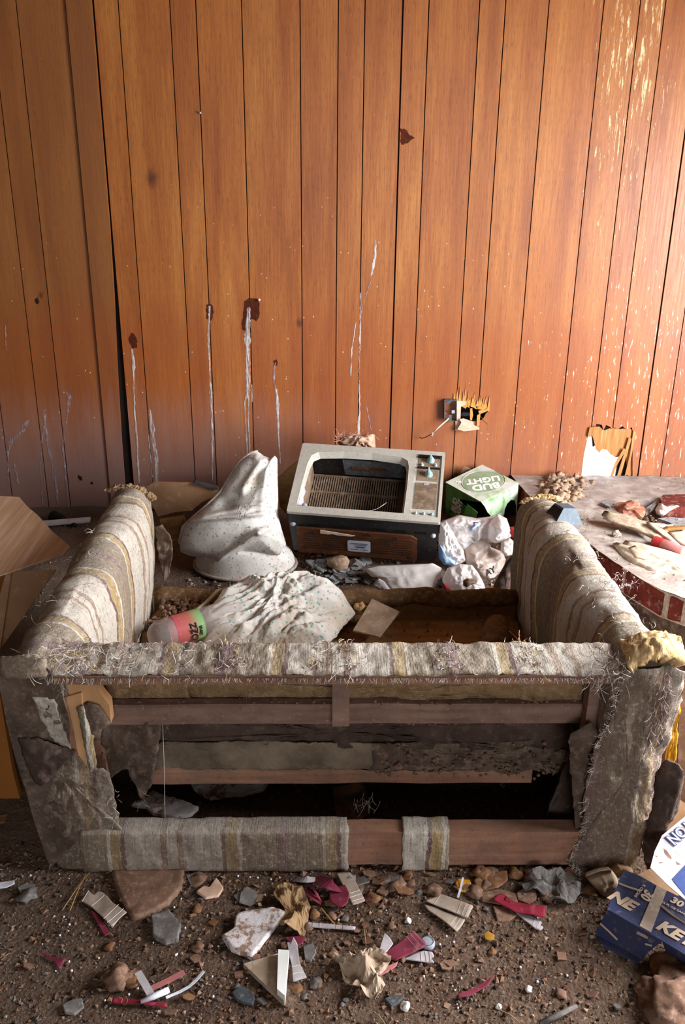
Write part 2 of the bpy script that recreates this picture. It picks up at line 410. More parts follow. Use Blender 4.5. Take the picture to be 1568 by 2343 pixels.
# --- objects
dusty('vinyl_white', '#d8d3cc', '#bdb4a8', '#8d8072', .25, 9, .55, .15, 25, .45)
g = MAT['vinyl_white']
dusty('vinyl_piping', '#bcb0a4', '#9a8c80', '#8a6a64', .4, 30, .7)
g = G('vinyl_soiled', .68, .35); n = g.noise(5, detail=4)
c = g.ramp(n, [(.3, '#c9c0b6'), (.6, '#e2deda')]); sp = g.noise(85, detail=3, rough=.6)
c = g.mix(g.mr(sp, .60, .65, 0, .75), c, '#5d4c3a'); c = g.mix(g.mr(g.noise(9, g.co(loc=(4, 0, 1)), detail=6, rough=.65), .48, .68, 0, .6), c, '#a3917c'); g.color(c).bump(sp, .3, .003)
dusty('tv_silver', '#b2aca1', '#a39c91', '#c6bfb3', .25, 60, .55, .2, 90, .4)
dusty('tv_black', '#1c1a1a', '#0e0d0d', '#5b5450', .12, 18, .45, .15, 60, .4)
dusty('tv_dark_inside', '#14181c', '#080a0c', '#2c2c2c', .1, 10, .6, 0)
dusty('tv_board', '#5c3318', '#43230f', '#7b5a42', .2, 12, .8, .2, 90)
dusty('tv_slat', '#8d7560', '#6b5544', '#ad9a86', .35, 12, .8, 0)
dusty('tv_knob', '#9fc0be', '#6f9592', '#c8d4d0', .3, 40, .5, 0)
dusty('tv_foot', '#a8aab4', '#888a94', '#c8c8cc', .3, 40, .6, 0)
dusty('paper_label', '#c4c6d4', '#a8aabc', '#d4d4da', .2, 30, .7, 0)
dusty('ink_grey', '#55586a', '#404252', '#6a6a78', .2, bump=0)
dusty('paper_torn', '#cfc0a8', '#b8a48a', '#e0d4c0', .3, 20)
g = G('web', .9); g.color('#d8d8d8')
def printed(name, a, b, pscale, dust='#cfc8bc', damt=.3, rough=.6):
    g = G(name, rough, .35); n = g.noise(pscale, detail=3, dist=1.2); c = g.ramp(n, [(.4, a), (.52, b)])
    c = g.mix(g.mr(g.noise(18, detail=6), .6-.25*damt, .75, 0, .3+.6*damt), c, dust); g.color(c); return g
printed('beer_top', '#9fb48a', '#cfcfc6', 9, '#d3ccc0', .7)
printed('beer_side', '#6aa858', '#c6dcb8', 7, '#d8e4cc', .35)
printed('beer_dark', '#2c6428', '#558f44', 9, '#8a9a78', .35)
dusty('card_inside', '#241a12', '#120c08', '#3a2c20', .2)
dusty('letter_white', '#f2f0ea', '#dcd8d0', '#ffffff', .2, bump=0)
dusty('letter_cream', '#cdb59c', '#b89e86', '#dac4ac', .2, bump=0)
dusty('letter_black', '#2a2a30', '#18181c', '#3c3c44', .1, bump=0)
dusty('letter_blue', '#46548a', '#364574', '#6c78a0', .2, bump=0)
dusty('letter_red', '#c0383a', '#a82a2e', '#d05a58', .2, bump=0)
dusty('silver_print', '#a9a9a4', '#8e8e8a', '#c4c2bc', .3, 14, bump=0)
def film(name, col, tr, rough=.35):
    g = G(name, rough, .5); n = g.noise(30, detail=4); g.color(g.mix(n, col, '#e8e0dc'))
    g.b.inputs['Subsurface Weight'].default_value = 0.0
    mx = g.t.nodes.new('ShaderNodeMixShader'); tl = g.t.nodes.new('ShaderNodeBsdfTranslucent'); tl.inputs[0].default_value = hexc(col)
    tp = g.t.nodes.new('ShaderNodeBsdfTransparent'); m2 = g.t.nodes.new('ShaderNodeMixShader')
    out = g.t.nodes['Material Output']; m2.inputs[0].default_value = .3; mx.inputs[0].default_value = tr
    g.l(g.b.outputs[0], m2.inputs[1]); g.l(tl.outputs[0], m2.inputs[2]); g.l(m2.outputs[0], mx.inputs[1]); g.l(tp.outputs[0], mx.inputs[2]); g.l(mx.outputs[0], out.inputs[0])
    g.bump(g.noise(55, detail=4), .3, .004)
film('bag_white', '#efe8e6', .12); film('bag_tan', '#e0c2ac', .05, .6); film('bag_blue', '#4aa6d6', .05)
film('paper_sheet', '#ddd0c8', .04, .7)
film('bottle_plastic', '#f2f0f0', .78, .08)
g = G('bottle_label', .4, .4); n = g.xyz()[0]
g.color(g.mix(g.mr(g.vor(70), .1, .14, .55, 0), g.ramp(g.mr(n, -.04, .16), [(.3, '#c4505e'), (.62, '#b86a5c'), (.78, '#8ab478'), (1, '#6fa068')]), '#f0b0a0'))
g = G('cloth_floral', .9, .15)
d = g.vor(72); pick = g.vor(72, out='Color'); sep = g.xyz(pick)[0]
c = g.mix(g.mr(g.noise(6, detail=4), .5, .7, 0, .5), '#d9d2ca', '#b09878')
c = g.mix(g.mr(d, .22, .29, .95, 0), c, g.ramp(sep, [(0, '#5aa69a'), (.6, '#c9a892')], True))
c = g.mix(g.mr(g.noise(3.3, g.co(loc=(7, 2, 2)), detail=4), .5, .62, 0, .6), c, '#a3815a'); g.color(c).bump(g.noise(90), .3, .003)
dusty('card_tan', '#c49a74', '#a97f5c', '#dcc0a4', .25, 7, .85, .15, 60)
g = G('card_lined', .8, .25); n = g.noise(1, g.co((60, 3, 3), rot=(0, 0, -.55)), detail=4, rough=.6); c = g.ramp(n, [(.35, '#c49874'), (.6, '#d8b090'), (.75, '#ecd4bc')]); g.color(c).bump(n, .15, .003)
dusty('card_brown', '#8f6a50', '#6f4e3a', '#b09078', .3, 9, .9, .3, 50)
dusty('board_orange', '#a96c34', '#8d5422', '#b98048', .2, 3, .6, .1, 40)
dusty('canvas_cream', '#b5a28a', '#947f68', '#ccbca8', .4, 12, .95, .5, 120)
dusty('canvas_pale', '#c4b6a2', '#a6947e', '#d8ccbc', .4, 12, .95, .5, 120)
dusty('plastic_greyblue', '#505c66', '#434f5a', '#66707a', .3, 30, .55, .1, 60, .4)
dusty('slot_dark', '#332620', '#221812', '#4a3a30', .1, bump=0)
dusty('slate', '#8f8f90', '#6e6c6c', '#b4b0ac', .4, 24, .8, .3, 60)
dusty('slate_dark', '#55575c', '#3a3c40', '#85847f', .25, 24, .8, .3, 60)
dusty('rubble_tan', '#a88c72', '#7d634e', '#c4ae98', .4, 20, .95, .8, 60)
dusty('chip_brown', '#8a6a56', '#68493a', '#a98d7a', .35, 20, .95, .5, 70)
dusty('chip_rust', '#8d6446', '#6b482f', '#a98a6c', .3, 20, .95, .6, 70)
dusty('chip_grey', '#7d7672', '#5c5652', '#9c948c', .3, 20, .95, .5, 70)
g = G('plaster_white', .9, .2); n = g.noise(38, detail=6, rough=.7); c = g.ramp(n, [(.40, '#8f7262'), (.46, '#a98d7c'), (.49, '#cfc4c2'), (.7, '#e0d8d8')]); g.color(c).bump(n, .7, .004)
dusty('clay_edge', '#a06a4c', '#84503a', '#bd9078', .3, 20)
dusty('paper_brown', '#a3835e', '#846648', '#bda07c', .3, 14, .9, .3, 60)
dusty('paper_cream', '#b8a28c', '#957c66', '#cfbda8', .35, 14, .9, .3, 60)
def pleat(name, a, b, line):
    g = G(name, .7, .25); n = g.noise(16, detail=5); c = g.ramp(n, [(.3, b), (.7, a)])
    g.color(g.mix(g.mr(g.noise(50, detail=5), .58, .7, 0, .5), c, line)).bump(g.noise(70), .2, .003)
pleat('pleat_cream', '#b09f90', '#988474', '#7a6454'); pleat('pleat_white', '#beb5b6', '#a59a9c', '#8a7e82')
pleat('pleat_maroon', '#7f2c3e', '#642030', '#9a5c66'); pleat('pleat_red', '#8f2034', '#741628', '#a85460'); pleat('pleat_pink', '#c47c78', '#a86460', '#d0a09c')
dusty('white_gloss', '#e8e8f0', '#d4d4e0', '#f4f4f8', .2, 20, .5, 0)
dusty('fold_line', '#e4dad2', '#d0c4ba', '#efe8e2', .2, bump=0)
g = G('carton_blue', .5, .35); n = g.noise(6, detail=4); c = g.ramp(n, [(.35, '#283258'), (.5, '#333652'), (.7, '#403d52')]); g.color(g.mix(g.mr(g.noise(70, detail=4), .58, .7, 0, .4), c, '#8a7a78'))
dusty('carton_silver', '#b09c8c', '#988474', '#c4b0a0', .3, 14, .5, bump=0)
dusty('carton_white', '#bdb4b6', '#a89ea2', '#cec8ca', .3, 14, .6, bump=0)
dusty('grass_straw', '#b08a58', '#8d6a3e', '#c8a878', .2, bump=0)
dusty('wire_dark', '#26262c', '#16161a', '#3c3c44', .1, bump=0)
dusty('wire_white', '#e4dcd0', '#ccc2b4', '#f0eae2', .2, bump=0)
g = G('steel_box', .4, .5); g.b.inputs['Metallic'].default_value = .7; g.color(g.ramp(g.noise(20, detail=5), [(.3, '#4c5258'), (.7, '#8f979c')]))
dusty('bead_foam', '#f4f4f8', '#e4e4ec', '#ffffff', .2, bump=0)
dusty('insulation', '#d0a48c', '#a87c64', '#e8d0bc', .4, 30, .95, .8, 70)
dusty('yellow_leaf', '#b8862c', '#8d6218', '#cfa458', .2, 30)

# ------------------------------------------------------------------ ground height
def hgt(x, y):
    t = min(1, max(0, (y-2.55)/.5)); t = t*t*(3-2*t)
    h = .105*t
    if y > 2.0: h += .02*t*fb((x, y, 0), 3.0, 2)
    if y < 2.0: h += .003*fb((x, y, 0), 14.0, 5)
    return h
def on_floor(x, y, lift=0.0):
    """point of the ground (raised by lift) seen along a photo direction"""
    z = lift
    for _ in range(6):
        p = PZ(x, y, z); z = hgt(p.x, p.y)+lift
    return PZ(x, y, z)

# ================================================================== SETTING
NX, NY = 190, 230
vs = []; fs = []
ys = [-2.6+i*(1.05+2.6)/20 for i in range(20)]+[1.05+(3.98-1.05)*i/NY for i in range(NY+1)]
for y in ys:
    for i in range(NX+1):
        x = -2.4+4.96*i/NX; vs.append(V((x, y, hgt(x, y)+.0035*fb((x, y, 0), 55, 9, 3))))
for j in range(len(ys)-1):
    for i in range(NX): a = j*(NX+1)+i; fs.append((a, a+1, a+NX+2, a+NX+1))
ob('floor', vs, fs, 'dirt_floor', kind='structure', smooth=True)
MB().box((-2.4, -2.6, 2.44), (2.56, 3.98, 2.5)).build('ceiling', 'plaster_room', kind='structure')
MB().box((-2.46, -2.6, 0), (-2.4, 3.98, 2.44)).build('wall_left', 'plaster_room', kind='structure')
def yz(x, pts): return [V((x, a, b)) for a, b in pts]
MB().prism(yz(2.5, [(-2.6, -.05), (3.98, -.05), (3.98, 2.44), (-2.6, 2.44)]), (.06, 0, 0), [yz(2.5, [(1.2, .25), (1.2, 2.0), (2.78, 2.0), (2.78, .25)])]).build('wall_right', 'plaster_room', kind='structure')
def xz(y, pts): return [V((a, y, b)) for a, b in pts]
MB().prism(xz(-2.6, [(-2.4, -.05), (2.5, -.05), (2.5, 2.44), (-2.4, 2.44)]), (0, -.06, 0), [xz(-2.6, [(-.35, .8), (1.75, .8), (1.75, 2.1), (-.35, 2.1)])]).build('wall_rear', 'plaster_room', kind='structure')
MB().box((-8, -9, -.3), (9, 14, -.25)).build('ground_outside', 'outside_ground', kind='structure')

YW = 3.92
gro = [-1.75, -1.58, -1.41, -1.305, -1.109, -1.001, -.903, -.70, -.598, -.418, -.188, -.037, .068, .217, .319, .518, .62, .79, 1.005, 1.148, 1.247, 1.393, 1.50, 1.66, 1.86, 2.06, 2.26, 2.5]
seams = {-1.001, .217, 1.393}
hole_a = [(1.132, .25), (1.124, .33), (1.126, .40), (1.135, .482), (1.152, .50), (1.165, .475), (1.174, .43), (1.185, .44), (1.2, .457), (1.214, .437), (1.232, .43), (1.258, .418), (1.29, .405), (1.305, .40), (1.30, .34), (1.296, .25)]
hole_b = [(.53, .553), (.53, .63), (.66, .628), (.655, .553)]
wall = MB().prism(xz(YW+.012, [(-2.4, -.05), (2.5, -.05), (2.5, 2.44), (-2.4, 2.44)]), (0, .014, 0), [xz(YW+.012, [(a-.004, b) for a, b in hole_a]), xz(YW+.012, hole_b)]).build('wall_back', 'wall_backing', kind='structure')
for i in range(len(gro)-1):
    a, b = gro[i], gro[i+1]
    ga = .0022 if a not in seams else .0035; gb = .0022 if b not in seams else .0035
    x0, x1 = a+ga, b-gb
    zb = .1 if a < -.95 else .03
    out = [(x0, zb), (x1, zb), (x1, 2.44), (x0, 2.44)]
    yoff = 0
    if abs(b+1.001) < 1e-6: out = [(x0, zb), (-1.034, zb), (-1.031, .45), (-1.022, .8), (-1.010, 1.1), (x1, 1.4), (x1, 2.44), (x0, 2.44)]; yoff = -.008
    if abs(a+1.001) < 1e-6: out = [(-.992, zb), (x1, zb), (x1, 2.44), (x0, 2.44), (x0, 1.4), (-.995, .9)]
    if abs(a-.518) < 1e-6: out = [(x0, zb), (x1, zb), (x1, .553), (.60, .549), (.565, .556), (.541, .548), (.539, .60), (.541, .626), (.553, .633), (.565, .628), (.58, .632), (.6, .627), (x1, .622), (x1, 2.44), (x0, 2.44)]
    if abs(a-.62) < 1e-6: out = [(x0, zb), (x1, zb), (x1, 2.44), (x0, 2.44), (x0, .625), (.635, .617), (.65, .622), (.661, .612), (.668, .60), (.655, .588), (.648, .57), (.637, .557), (x0, .555)]
    if abs(a-1.005) < 1e-6: out = [(x0, zb), (1.133, zb), (1.127, .33), (1.128, .4), (1.137, .48), (x1, .50), (x1, 2.44), (x0, 2.44)]
    if abs(a-1.148) < 1e-6: out = [(x0, .505), (1.156, .535), (1.165, .53), (1.17, .545), (1.195, .54), (1.205, .515), (1.215, .54), (1.235, .53), (x1, .52), (x1, 2.44), (x0, 2.44)]
    if abs(a-1.247) < 1e-6: out = [(1.372, zb), (x1, zb), (x1, 2.44), (x0, 2.44), (x0, .53), (1.27, .52), (1.29, .535), (1.31, .52), (1.335, .53), (1.345, .5), (1.352, .43), (1.36, .36), (1.368, .3)]
    yb = YW+yoff
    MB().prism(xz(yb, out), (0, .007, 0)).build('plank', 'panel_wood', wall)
# torn inner ply around the daylight hole, splinters
def strip_px(pts, Y, mat, name, parent, th=.003):
    return MB().prism([PY(x, y, Y) for x, y in pts], (0, th, 0)).build(name, mat, parent)
strip_px([(1351, 985), (1362, 978), (1372, 976), (1384, 985), (1400, 978), (1420, 982), (1440, 979), (1449, 985), (1446, 1010), (1432, 1030), (1424, 1042), (1410, 1047), (1396, 1038), (1390, 1030), (1378, 1027), (1372, 1036), (1364, 1028), (1358, 1003)], YW+.006, 'torn_ply', 'torn_layer', wall)
strip_px([(1434, 1030), (1448, 1000), (1458, 1090), (1438, 1096), (1434, 1060)], YW+.009, 'torn_ply', 'torn_layer', wall)
for k, pts in enumerate([[(1450, 985), (1456, 990), (1448, 1030), (1438, 1085), (1430, 1090), (1442, 1040)], [(1440, 1000), (1446, 1004), (1432, 1050), (1420, 1090), (1412, 1092), (1428, 1040)], [(1428, 1025), (1433, 1030), (1412, 1065), (1400, 1098), (1395, 1097), (1408, 1060)], [(1350, 978), (1368, 976), (1360, 990), (1350, 1001), (1346, 996)]]):
    strip_px(pts, YW-.004-.003*k, 'torn_ply', 'splinter', wall, .004)
rnd = random.Random(3)
for k in range(26):   # splintered veneer over the broken socket hole
    x = 1043+k*2.9+rnd.uniform(-3, 3); top = (900 if x < 1075 else 914)+rnd.uniform(-16, 12); bot = 922+(x-1043)*.15+rnd.uniform(-2, 8)
    strip_px([(x-rnd.uniform(1.5, 5), bot), (x+rnd.uniform(1.5, 5), bot+rnd.uniform(-2, 5)), (x+rnd.uniform(-3, 6), top)], YW-.002-rnd.uniform(0, .003), 'veneer_pale', 'splinter', wall, .002)
for pts in ([(1102, 955), (1118, 970), (1119, 971), (1099, 952)], [(1092, 950), (1100, 946), (1097, 975), (1091, 975)], [(1076, 935), (1081, 934), (1083, 950), (1080, 962), (1076, 960)], [(1095, 940), (1114, 935), (1115, 941), (1097, 948)]):
    strip_px(pts, YW-.006, 'veneer_pale', 'splinter', wall, .003)
# paint drips and dark soak marks on the panelling
def drip(pts, mat='drip_white', Y=YW-.0012):
    vs = []; fs = []
    rn = random.Random(int(pts[0][0]))
    L = []
    for (x0, y0, w0), (x1, y1, w1) in zip(pts, pts[1:]):
        n = max(3, int(abs(y1-y0)/5))
        for k in range(n): t = k/n; L.append((x0+(x1-x0)*t+rn.uniform(-.6, .6), y0+(y1-y0)*t, max(.7, (w0+(w1-w0)*t)*rn.uniform(.65, 1.25))))
    L.append(pts[-1])
    for (x, y, w_) in L: vs += [PY(x-w_/2, y, Y), PY(x, y, Y-.0012), PY(x+w_/2, y, Y)]
    for i in range(len(L)-1):
        a = i*3; fs += [(a, a+1, a+4, a+3), (a+1, a+2, a+5, a+4)]
    return ob('paint_drip', vs, fs, mat, wall, smooth=True)
for d in ([(480, 700, 4), (477, 770, 5), (481, 870, 3), (483, 893, 9), (483, 915, 6), (486, 1000, 4), (486, 1100, 3)],
          [(570, 703, 7), (566, 770, 15), (567, 800, 8), (568, 850, 11), (568, 888, 8), (560, 920, 3), (564, 1000, 3), (566, 1040, 3)],
          [(569, 885, 5), (568, 960, 3), (572, 1040, 3)], [(576, 880, 3), (577, 920, 2)],
          [(632, 890, 4), (635, 915, 7), (637, 990, 4), (641, 1060, 3)],
          [(302, 798, 5), (306, 835, 10), (305, 850, 4), (308, 940, 3), (313, 1000, 4), (318, 1105, 4)],
          [(343, 938, 3), (348, 975, 11), (351, 1010, 7), (358, 1050, 9), (359, 1105, 5)], [(340, 995, 3), (346, 1060, 2), (348, 1100, 2)],
          [(825, 670, 3), (824, 760, 4), (822, 850, 2), (823, 940, 3), (821, 975, 8), (820, 998, 5)], [(815, 735, 2), (805, 800, 3), (803, 860, 3)],
          [(860, 548, 3), (858, 590, 8), (850, 630, 4)]): drip(d)
for d in ([(102, 938, 7), (103, 975, 6), (95, 1010, 2), (92, 1080, 2), (98, 1155, 4)], [(104, 980, 5), (114, 1040, 7), (125, 1090, 10), (133, 1155, 5)],
          [(153, 896, 4), (159, 910, 11), (154, 945, 4), (143, 1020, 3), (147, 1055, 5), (155, 1160, 4)],
          [(62, 962, 12), (52, 985, 12), (30, 1005, 8), (12, 1042, 4)], [(24, 1000, 6), (17, 1050, 4), (20, 1110, 4)], [(32, 1060, 4), (42, 1110, 5)], [(12, 745, 3), (14, 800, 2)],
          [(850, 640, 3), (832, 690, 3), (826, 720, 2)], [(630, 830, 4), (626, 870, 5), (630, 890, 3)], [(838, 930, 3), (850, 985, 2)]): drip(d, 'drip_faint')
def soak(pts, Y=YW-.0006, mat='stain_dark'):
    P = resample(pts, 30)
    MB().prism([PY(x+random.uniform(-1.5, 1.5), y+random.uniform(-2, 2), Y) for x, y in P], (0, .0005, 0)).build('soak_mark', mat, wall)
soak([(472, 700), (480, 694), (488, 700), (488, 725), (482, 738), (472, 728)]); soak([(558, 690), (572, 680), (592, 684), (596, 720), (590, 735), (575, 728), (562, 760), (553, 752)])
soak([(294, 778), (303, 760), (314, 775), (314, 795), (303, 798)]); soak([(917, 294), (930, 296), (937, 308), (950, 314), (938, 322), (930, 330), (917, 330)])
soak([(80, 684), (86, 680), (90, 690), (86, 696), (80, 692)], mat='wall_backing'); soak([(178, 1088), (186, 1090), (189, 1098), (183, 1100)], mat='wall_backing'); soak([(208, 1104), (212, 1104), (212, 1108), (208, 1108)], mat='wall_backing')
soak([(625, 826), (634, 824), (635, 835), (629, 838)])

# hearth: rough core, slab top, curved brick edge
edge = [(.80, 3.95), (.84, 3.6), (.90, 3.3), (.97, 3.05), (1.05, 2.82), (1.10, 2.70), (1.19, 2.60), (1.33, 2.53), (1.55, 2.48), (2.19, 2.46)]
def ins(d): return [(x+d*.8, y+d*.6) for x, y in edge]
hearth = MB().prism([V((x, y, -.02)) for x, y in ins(.03)]+[V((2.19, 3.9, -.02)), V((.95, 3.9, -.02))], (0, 0, .23)).build('hearth_floor', 'stone_base', kind='structure')
vs = []; fs = []
def hz(x, y):
    d = 0
    for cx, cy, r, dep in ((1.36, 3.46, .17, .09), (1.6, 3.45, .2, .1), (1.3, 3.2, .13, .06)):
        q = math.hypot(x-cx, (y-cy)*1.2)/r
        if q < 1: d = max(d, dep*min(1, (1-q)*3))
    return .293-d+.006*fb((x, y, 0), 9, 3)
E2 = ins(.0); n = 60
for i in range(81):
    y = 2.44+(3.915-2.44)*i/80
    # left limit of the slab at this depth
    xl = 2.19
    for (xa, ya), (xb, yb2) in zip(E2, E2[1:]):
        if min(ya, yb2) <= y <= max(ya, yb2): xl = min(xl, xa+(xb-xa)*(y-ya)/(yb2-ya) if ya != yb2 else xa)
    for k in range(n+1):
        x = xl-.012+(2.19-xl)*k/n; x += .006*nz((x, y, 0), 20) if 0 < k else 0
        vs.append(V((x, y, hz(x, y))))
for i in range(80):
    for k in range(n): a = i*(n+1)+k; fs.append((a, a+1, a+n+2, a+n+1))
ob('slab', vs, fs, 'hearth_top', hearth, smooth=True)
# bricks along the curved edge
pl = [V((x, y, 0)) for x, y in edge]; acc = [0]
for a, b in zip(pl, pl[1:]): acc.append(acc[-1]+(b-a).length)
def along(d):
    for i in range(len(pl)-1):
        if d <= acc[i+1]: return pl[i].lerp(pl[i+1], (d-acc[i])/(acc[i+1]-acc[i]))
    return pl[-1]
# one joint falls where the photo shows it
ref = min(range(2000), key=lambda k: (along(acc[-1]*k/2000)-V((1.115, 2.685, 0))).length)/2000*acc[-1]
st = ref-6*.215; k = 0
while st+k*.215 < acc[-1]-.2:
    a = along(max(0, st+k*.215+.010)); b = along(st+(k+1)*.215-.010); k += 1
    if (b-a).length < .08: continue
    d = (b-a).normalized(); nrm = V((d.y, -d.x, 0))*-1
    if nrm.dot(V((1.6, 3.6, 0))-a) < 0: nrm = -nrm
    lo, hi = .196, .284
    o0, o1 = a-nrm*.012, b-nrm*.012
    q = [o0, o1, b+nrm*.09, a+nrm*.09]
    bm = bmesh.new(); bv = [bm.verts.new((p.x, p.y, lo)) for p in q]+[bm.verts.new((p.x, p.y, hi)) for p in q]
    for f in ((3, 2, 1, 0), (4, 5, 6, 7), (0, 1, 5, 4), (1, 2, 6, 5), (2, 3, 7, 6), (3, 0, 4, 7)): bm.faces.new([bv[i] for i in f])
    bmesh.ops.bevel(bm, geom=bm.edges[:], offset=.005, segments=1, affect='EDGES')
    bm.verts.index_update(); ob('brick', [v.co+V((0, 0, .003*nz(v.co, 30))) for v in bm.verts], [tuple(x.index for x in f.verts) for f in bm.faces], 'brick_red', hearth); bm.free()
mo = MB()
for i in range(len(edge)-1):
    (x0, y0), (x1, y1) = edge[i], edge[i+1]
    mo.prism([V((x0-.003, y0-.002, .19)), V((x1-.003, y1-.002, .19)), V((x1+.1, y1+.075, .19)), V((x0+.1, y0+.075, .19))], (0, 0, .098))
mo.build('mortar_bed', 'mortar', hearth)

# ================================================================== SOFA (its open back turned to the viewer)
SY = math.radians(1.2); SM = Matrix.Translation((0, 1.70, 0)) @ Matrix.Rotation(SY, 4, 'Z'); SI = SM.inverted()
sofa = empty('sofa', (0, 1.70, 0), 'wrecked two-seat sofa with striped fabric arms and torn open wooden back frame', 'sofa', rot=Matrix.Rotation(SY, 3, 'Z'))
def S(x, y, Y): return SI @ PY(x, y, Y)
def part(name, mb_or_vf, mat, parent=None, smooth=False, kind=None, label=None):
    vs, fs = (mb_or_vf.v, mb_or_vf.f) if isinstance(mb_or_vf, MB) else mb_or_vf
    return ob(name, vs, fs, mat, parent or sofa, local=True, smooth=smooth, kind=kind, label=label)
def smooth_prof(P, n):
    out = []
    for i in range(len(P)-1):
        p0 = P[max(i-1, 0)]; p1 = P[i]; p2 = P[i+1]; p3 = P[min(i+2, len(P)-1)]
        for k in range(n):
            t = k/n
            out.append(tuple(.5*((2*p1[j])+(-p0[j]+p2[j])*t+(2*p0[j]-5*p1[j]+4*p2[j]-p3[j])*t*t+(-p0[j]+3*p1[j]-3*p2[j]+p3[j])*t**3) for j in (0, 1)))
    out.append(P[-1]); return out
def arm(side):
    # outline from the outer foot over the padded top to the inner foot
    P = [(.705, .012), (.725, .15), (.745, .33), (.762, .47), (.766, .535), (.752, .578), (.72, .602), (.68, .604), (.645, .588), (.622, .55), (.612, .48), (.614, .36), (.625, .24), (.628, .10)]
    Q = smooth_prof(P, 4); N = 90; L = 1.085; vs = []; fs = []
    for i in range(N+1):
        v = L*i/N
        end = min(1, (L-v)/.05); sh = 1-.06*(1-end)**2
        for (x, z) in Q:
            q = V((x*2, v*2.2, z*2))
            bulge = .010*fb(q, 1.6, 3+side*5)+.004*fb(q, 9, 1)
            ins_ = .5*(1+math.tanh((.66-x)*40))
            wave = .010*math.sin(v*17+side)*ins_*(1 if z > .25 else z/.25)
            dx = -bulge-wave if x < .68 else bulge
            sag = -.012*math.sin(math.pi*min(1, v/L))*(1 if z > .5 else 0)
            xx = .69+(x-.69)*sh+dx
            zz = z*(1 if z < .5 else 1)+(bulge if z > .5 else 0)+sag*.6
            if side < 0 and v > .9 and z > .5: zz += (v-.9)*.10
            if side > 0 and v > .95 and z > .5: zz -= (v-.95)*.12
            vs.append(V((side*xx, v, zz)))
    n = len(Q)
    for i in range(N):
        for k in range(n-1):
            a = i*n+k; f = (a, a+1, a+n+1, a+n); fs.append(f if side < 0 else tuple(reversed(f)))
    o = part('arm_left' if False else 'arm', (vs, fs), 'fabric_arm', smooth=True, label='padded arm in dusty taupe, cream and ochre stripes, %s' % ('left one with rumpled inner side' if side < 0 else 'right one holding the grille'))
    # end caps
    a = [vs[k] for k in range(n)]; b = [vs[N*n+k] for k in range(n)]
    mb = MB(); mb.add(a, []); mb.f += [tuple(range(n)), ()]
    mb.f.pop(); part('end_panel', mb, 'fabric_grime', o); mb = MB(); mb.add(b, [tuple(range(n))]); part('end_panel', mb, 'fabric_grime', o)
    return o
armL = arm(-1); armR = arm(1)
# ragged burlap edge at the far end of each arm
def rag(poly, Yf, amp, mat, name, parent, seed, th=.004, rings=8, n=70, bulge=0.0, label=None):
    pl_ = lambda x, y: S(x, y, Yf(x, y))
    def dsp(x, y, t, p):
        q = V((x*.01, y*.01, seed))
        ed = .006*nz(q, 9, seed)*(t > .97)
        return V((ed, -bulge*(1-t*t)+amp*fb(q, 1.7, seed)+amp*.35*fb(q, 6, seed), ed*.8))
    vs, fs = patch(poly, pl_, dsp, rings, n)
    o = part(name, (vs, fs), mat, parent, smooth=True, label=label); solid(o, th); return o
rag([(355, 1205), (372, 1200), (392, 1225), (395, 1270), (385, 1320), (374, 1332), (366, 1290), (358, 1240)], lambda x, y: 2.70, .02, 'fabric_grime', 'torn_lining', armL, 3)
mb = MB()
for k in range(60):
    t = k/60; c = S(248+108*t, 1122+22*t*t-14*math.sin(t*3.1), 2.765); mb.rock(c, random.uniform(.005, .013), k, 2, .6, .9)
part('foam_edge', mb, 'foam_tan', armL, kind='stuff')
mb = MB()
for k in range(60):
    t = k/60; c = S(1195+88*t, 1150-14*math.sin(t*2.6), 2.775); mb.rock(c, random.uniform(.005, .013), k+70, 2, .6, .9)
part('foam_edge', mb, 'foam_ochre', armR, kind='stuff')

# --- frame
def wood(name, x0, x1, v0, v1, z0, z1, mat='wood_rail', parent=None, dz=0):
    mb = MB(); bm = bmesh.new(); N = 14
    vs = []; fs = []
    for i in range(N+1):
        x = x0+(x1-x0)*i/N; d = .0025*nz((x*6, v0, z0), 1, 4); zz = dz*i/N
        vs += [V((x, v0+d, z0+d+zz)), V((x, v1+d, z0+d+zz)), V((x, v1+d, z1+d+zz)), V((x, v0+d, z1+d+zz))]
    for i in range(N):
        a = i*4
        for k in range(4): fs.append((a+k, a+(k+1) % 4, a+4+(k+1) % 4, a+4+k))
    fs += [(3, 2, 1, 0), (N*4, N*4+1, N*4+2, N*4+3)]; bm.free()
    return part(name, (vs, fs), mat, parent)
top_rail = wood('back_top_rail', -.655, .64, .0, .115, .532, .556)
wood('back_middle_rail', -.58, .60, .075, .10, .375, .43, 'wood_grey')
wood('back_lower_rail', -.50, .50, .155, .18, .138, .19)
base = wood('base_rail', -.60, .60, .0, .045, .015, .115)
wood('back_stile', -.018, .022, .05, .072, .385, .535, 'wood_grey', dz=0)
wood('corner_post', .580, .606, .04, .075, .30, .535, 'wood_grey')
wood('corner_post', -.60, -.57, .085, .11, .12, .535, 'wood_rail')
# bright broken corner at the left
o = part('corner_post', MB().prism([S(*p, 1.692) for p in ((152, 1595), (186, 1585), (192, 1660), (203, 1758), (180, 1728), (165, 1660))], (0, .03, 0)), 'wood_bright', label='bare yellow pine post at torn left corner')
part('gusset_block', MB().prism([S(*p, 1.700) for p in ((150, 1562), (214, 1560), (232, 1590), (250, 1612), (254, 1655), (226, 1622), (200, 1604), (170, 1618), (160, 1600))], (0, .03, 0)), 'wood_bright')
part('side_board', MB().prism([S(*p, 1.690) for p in ((127, 1600), (152, 1594), (165, 1660), (180, 1730), (162, 1712), (140, 1660))], (0, .02, 0)), 'wood_rail')
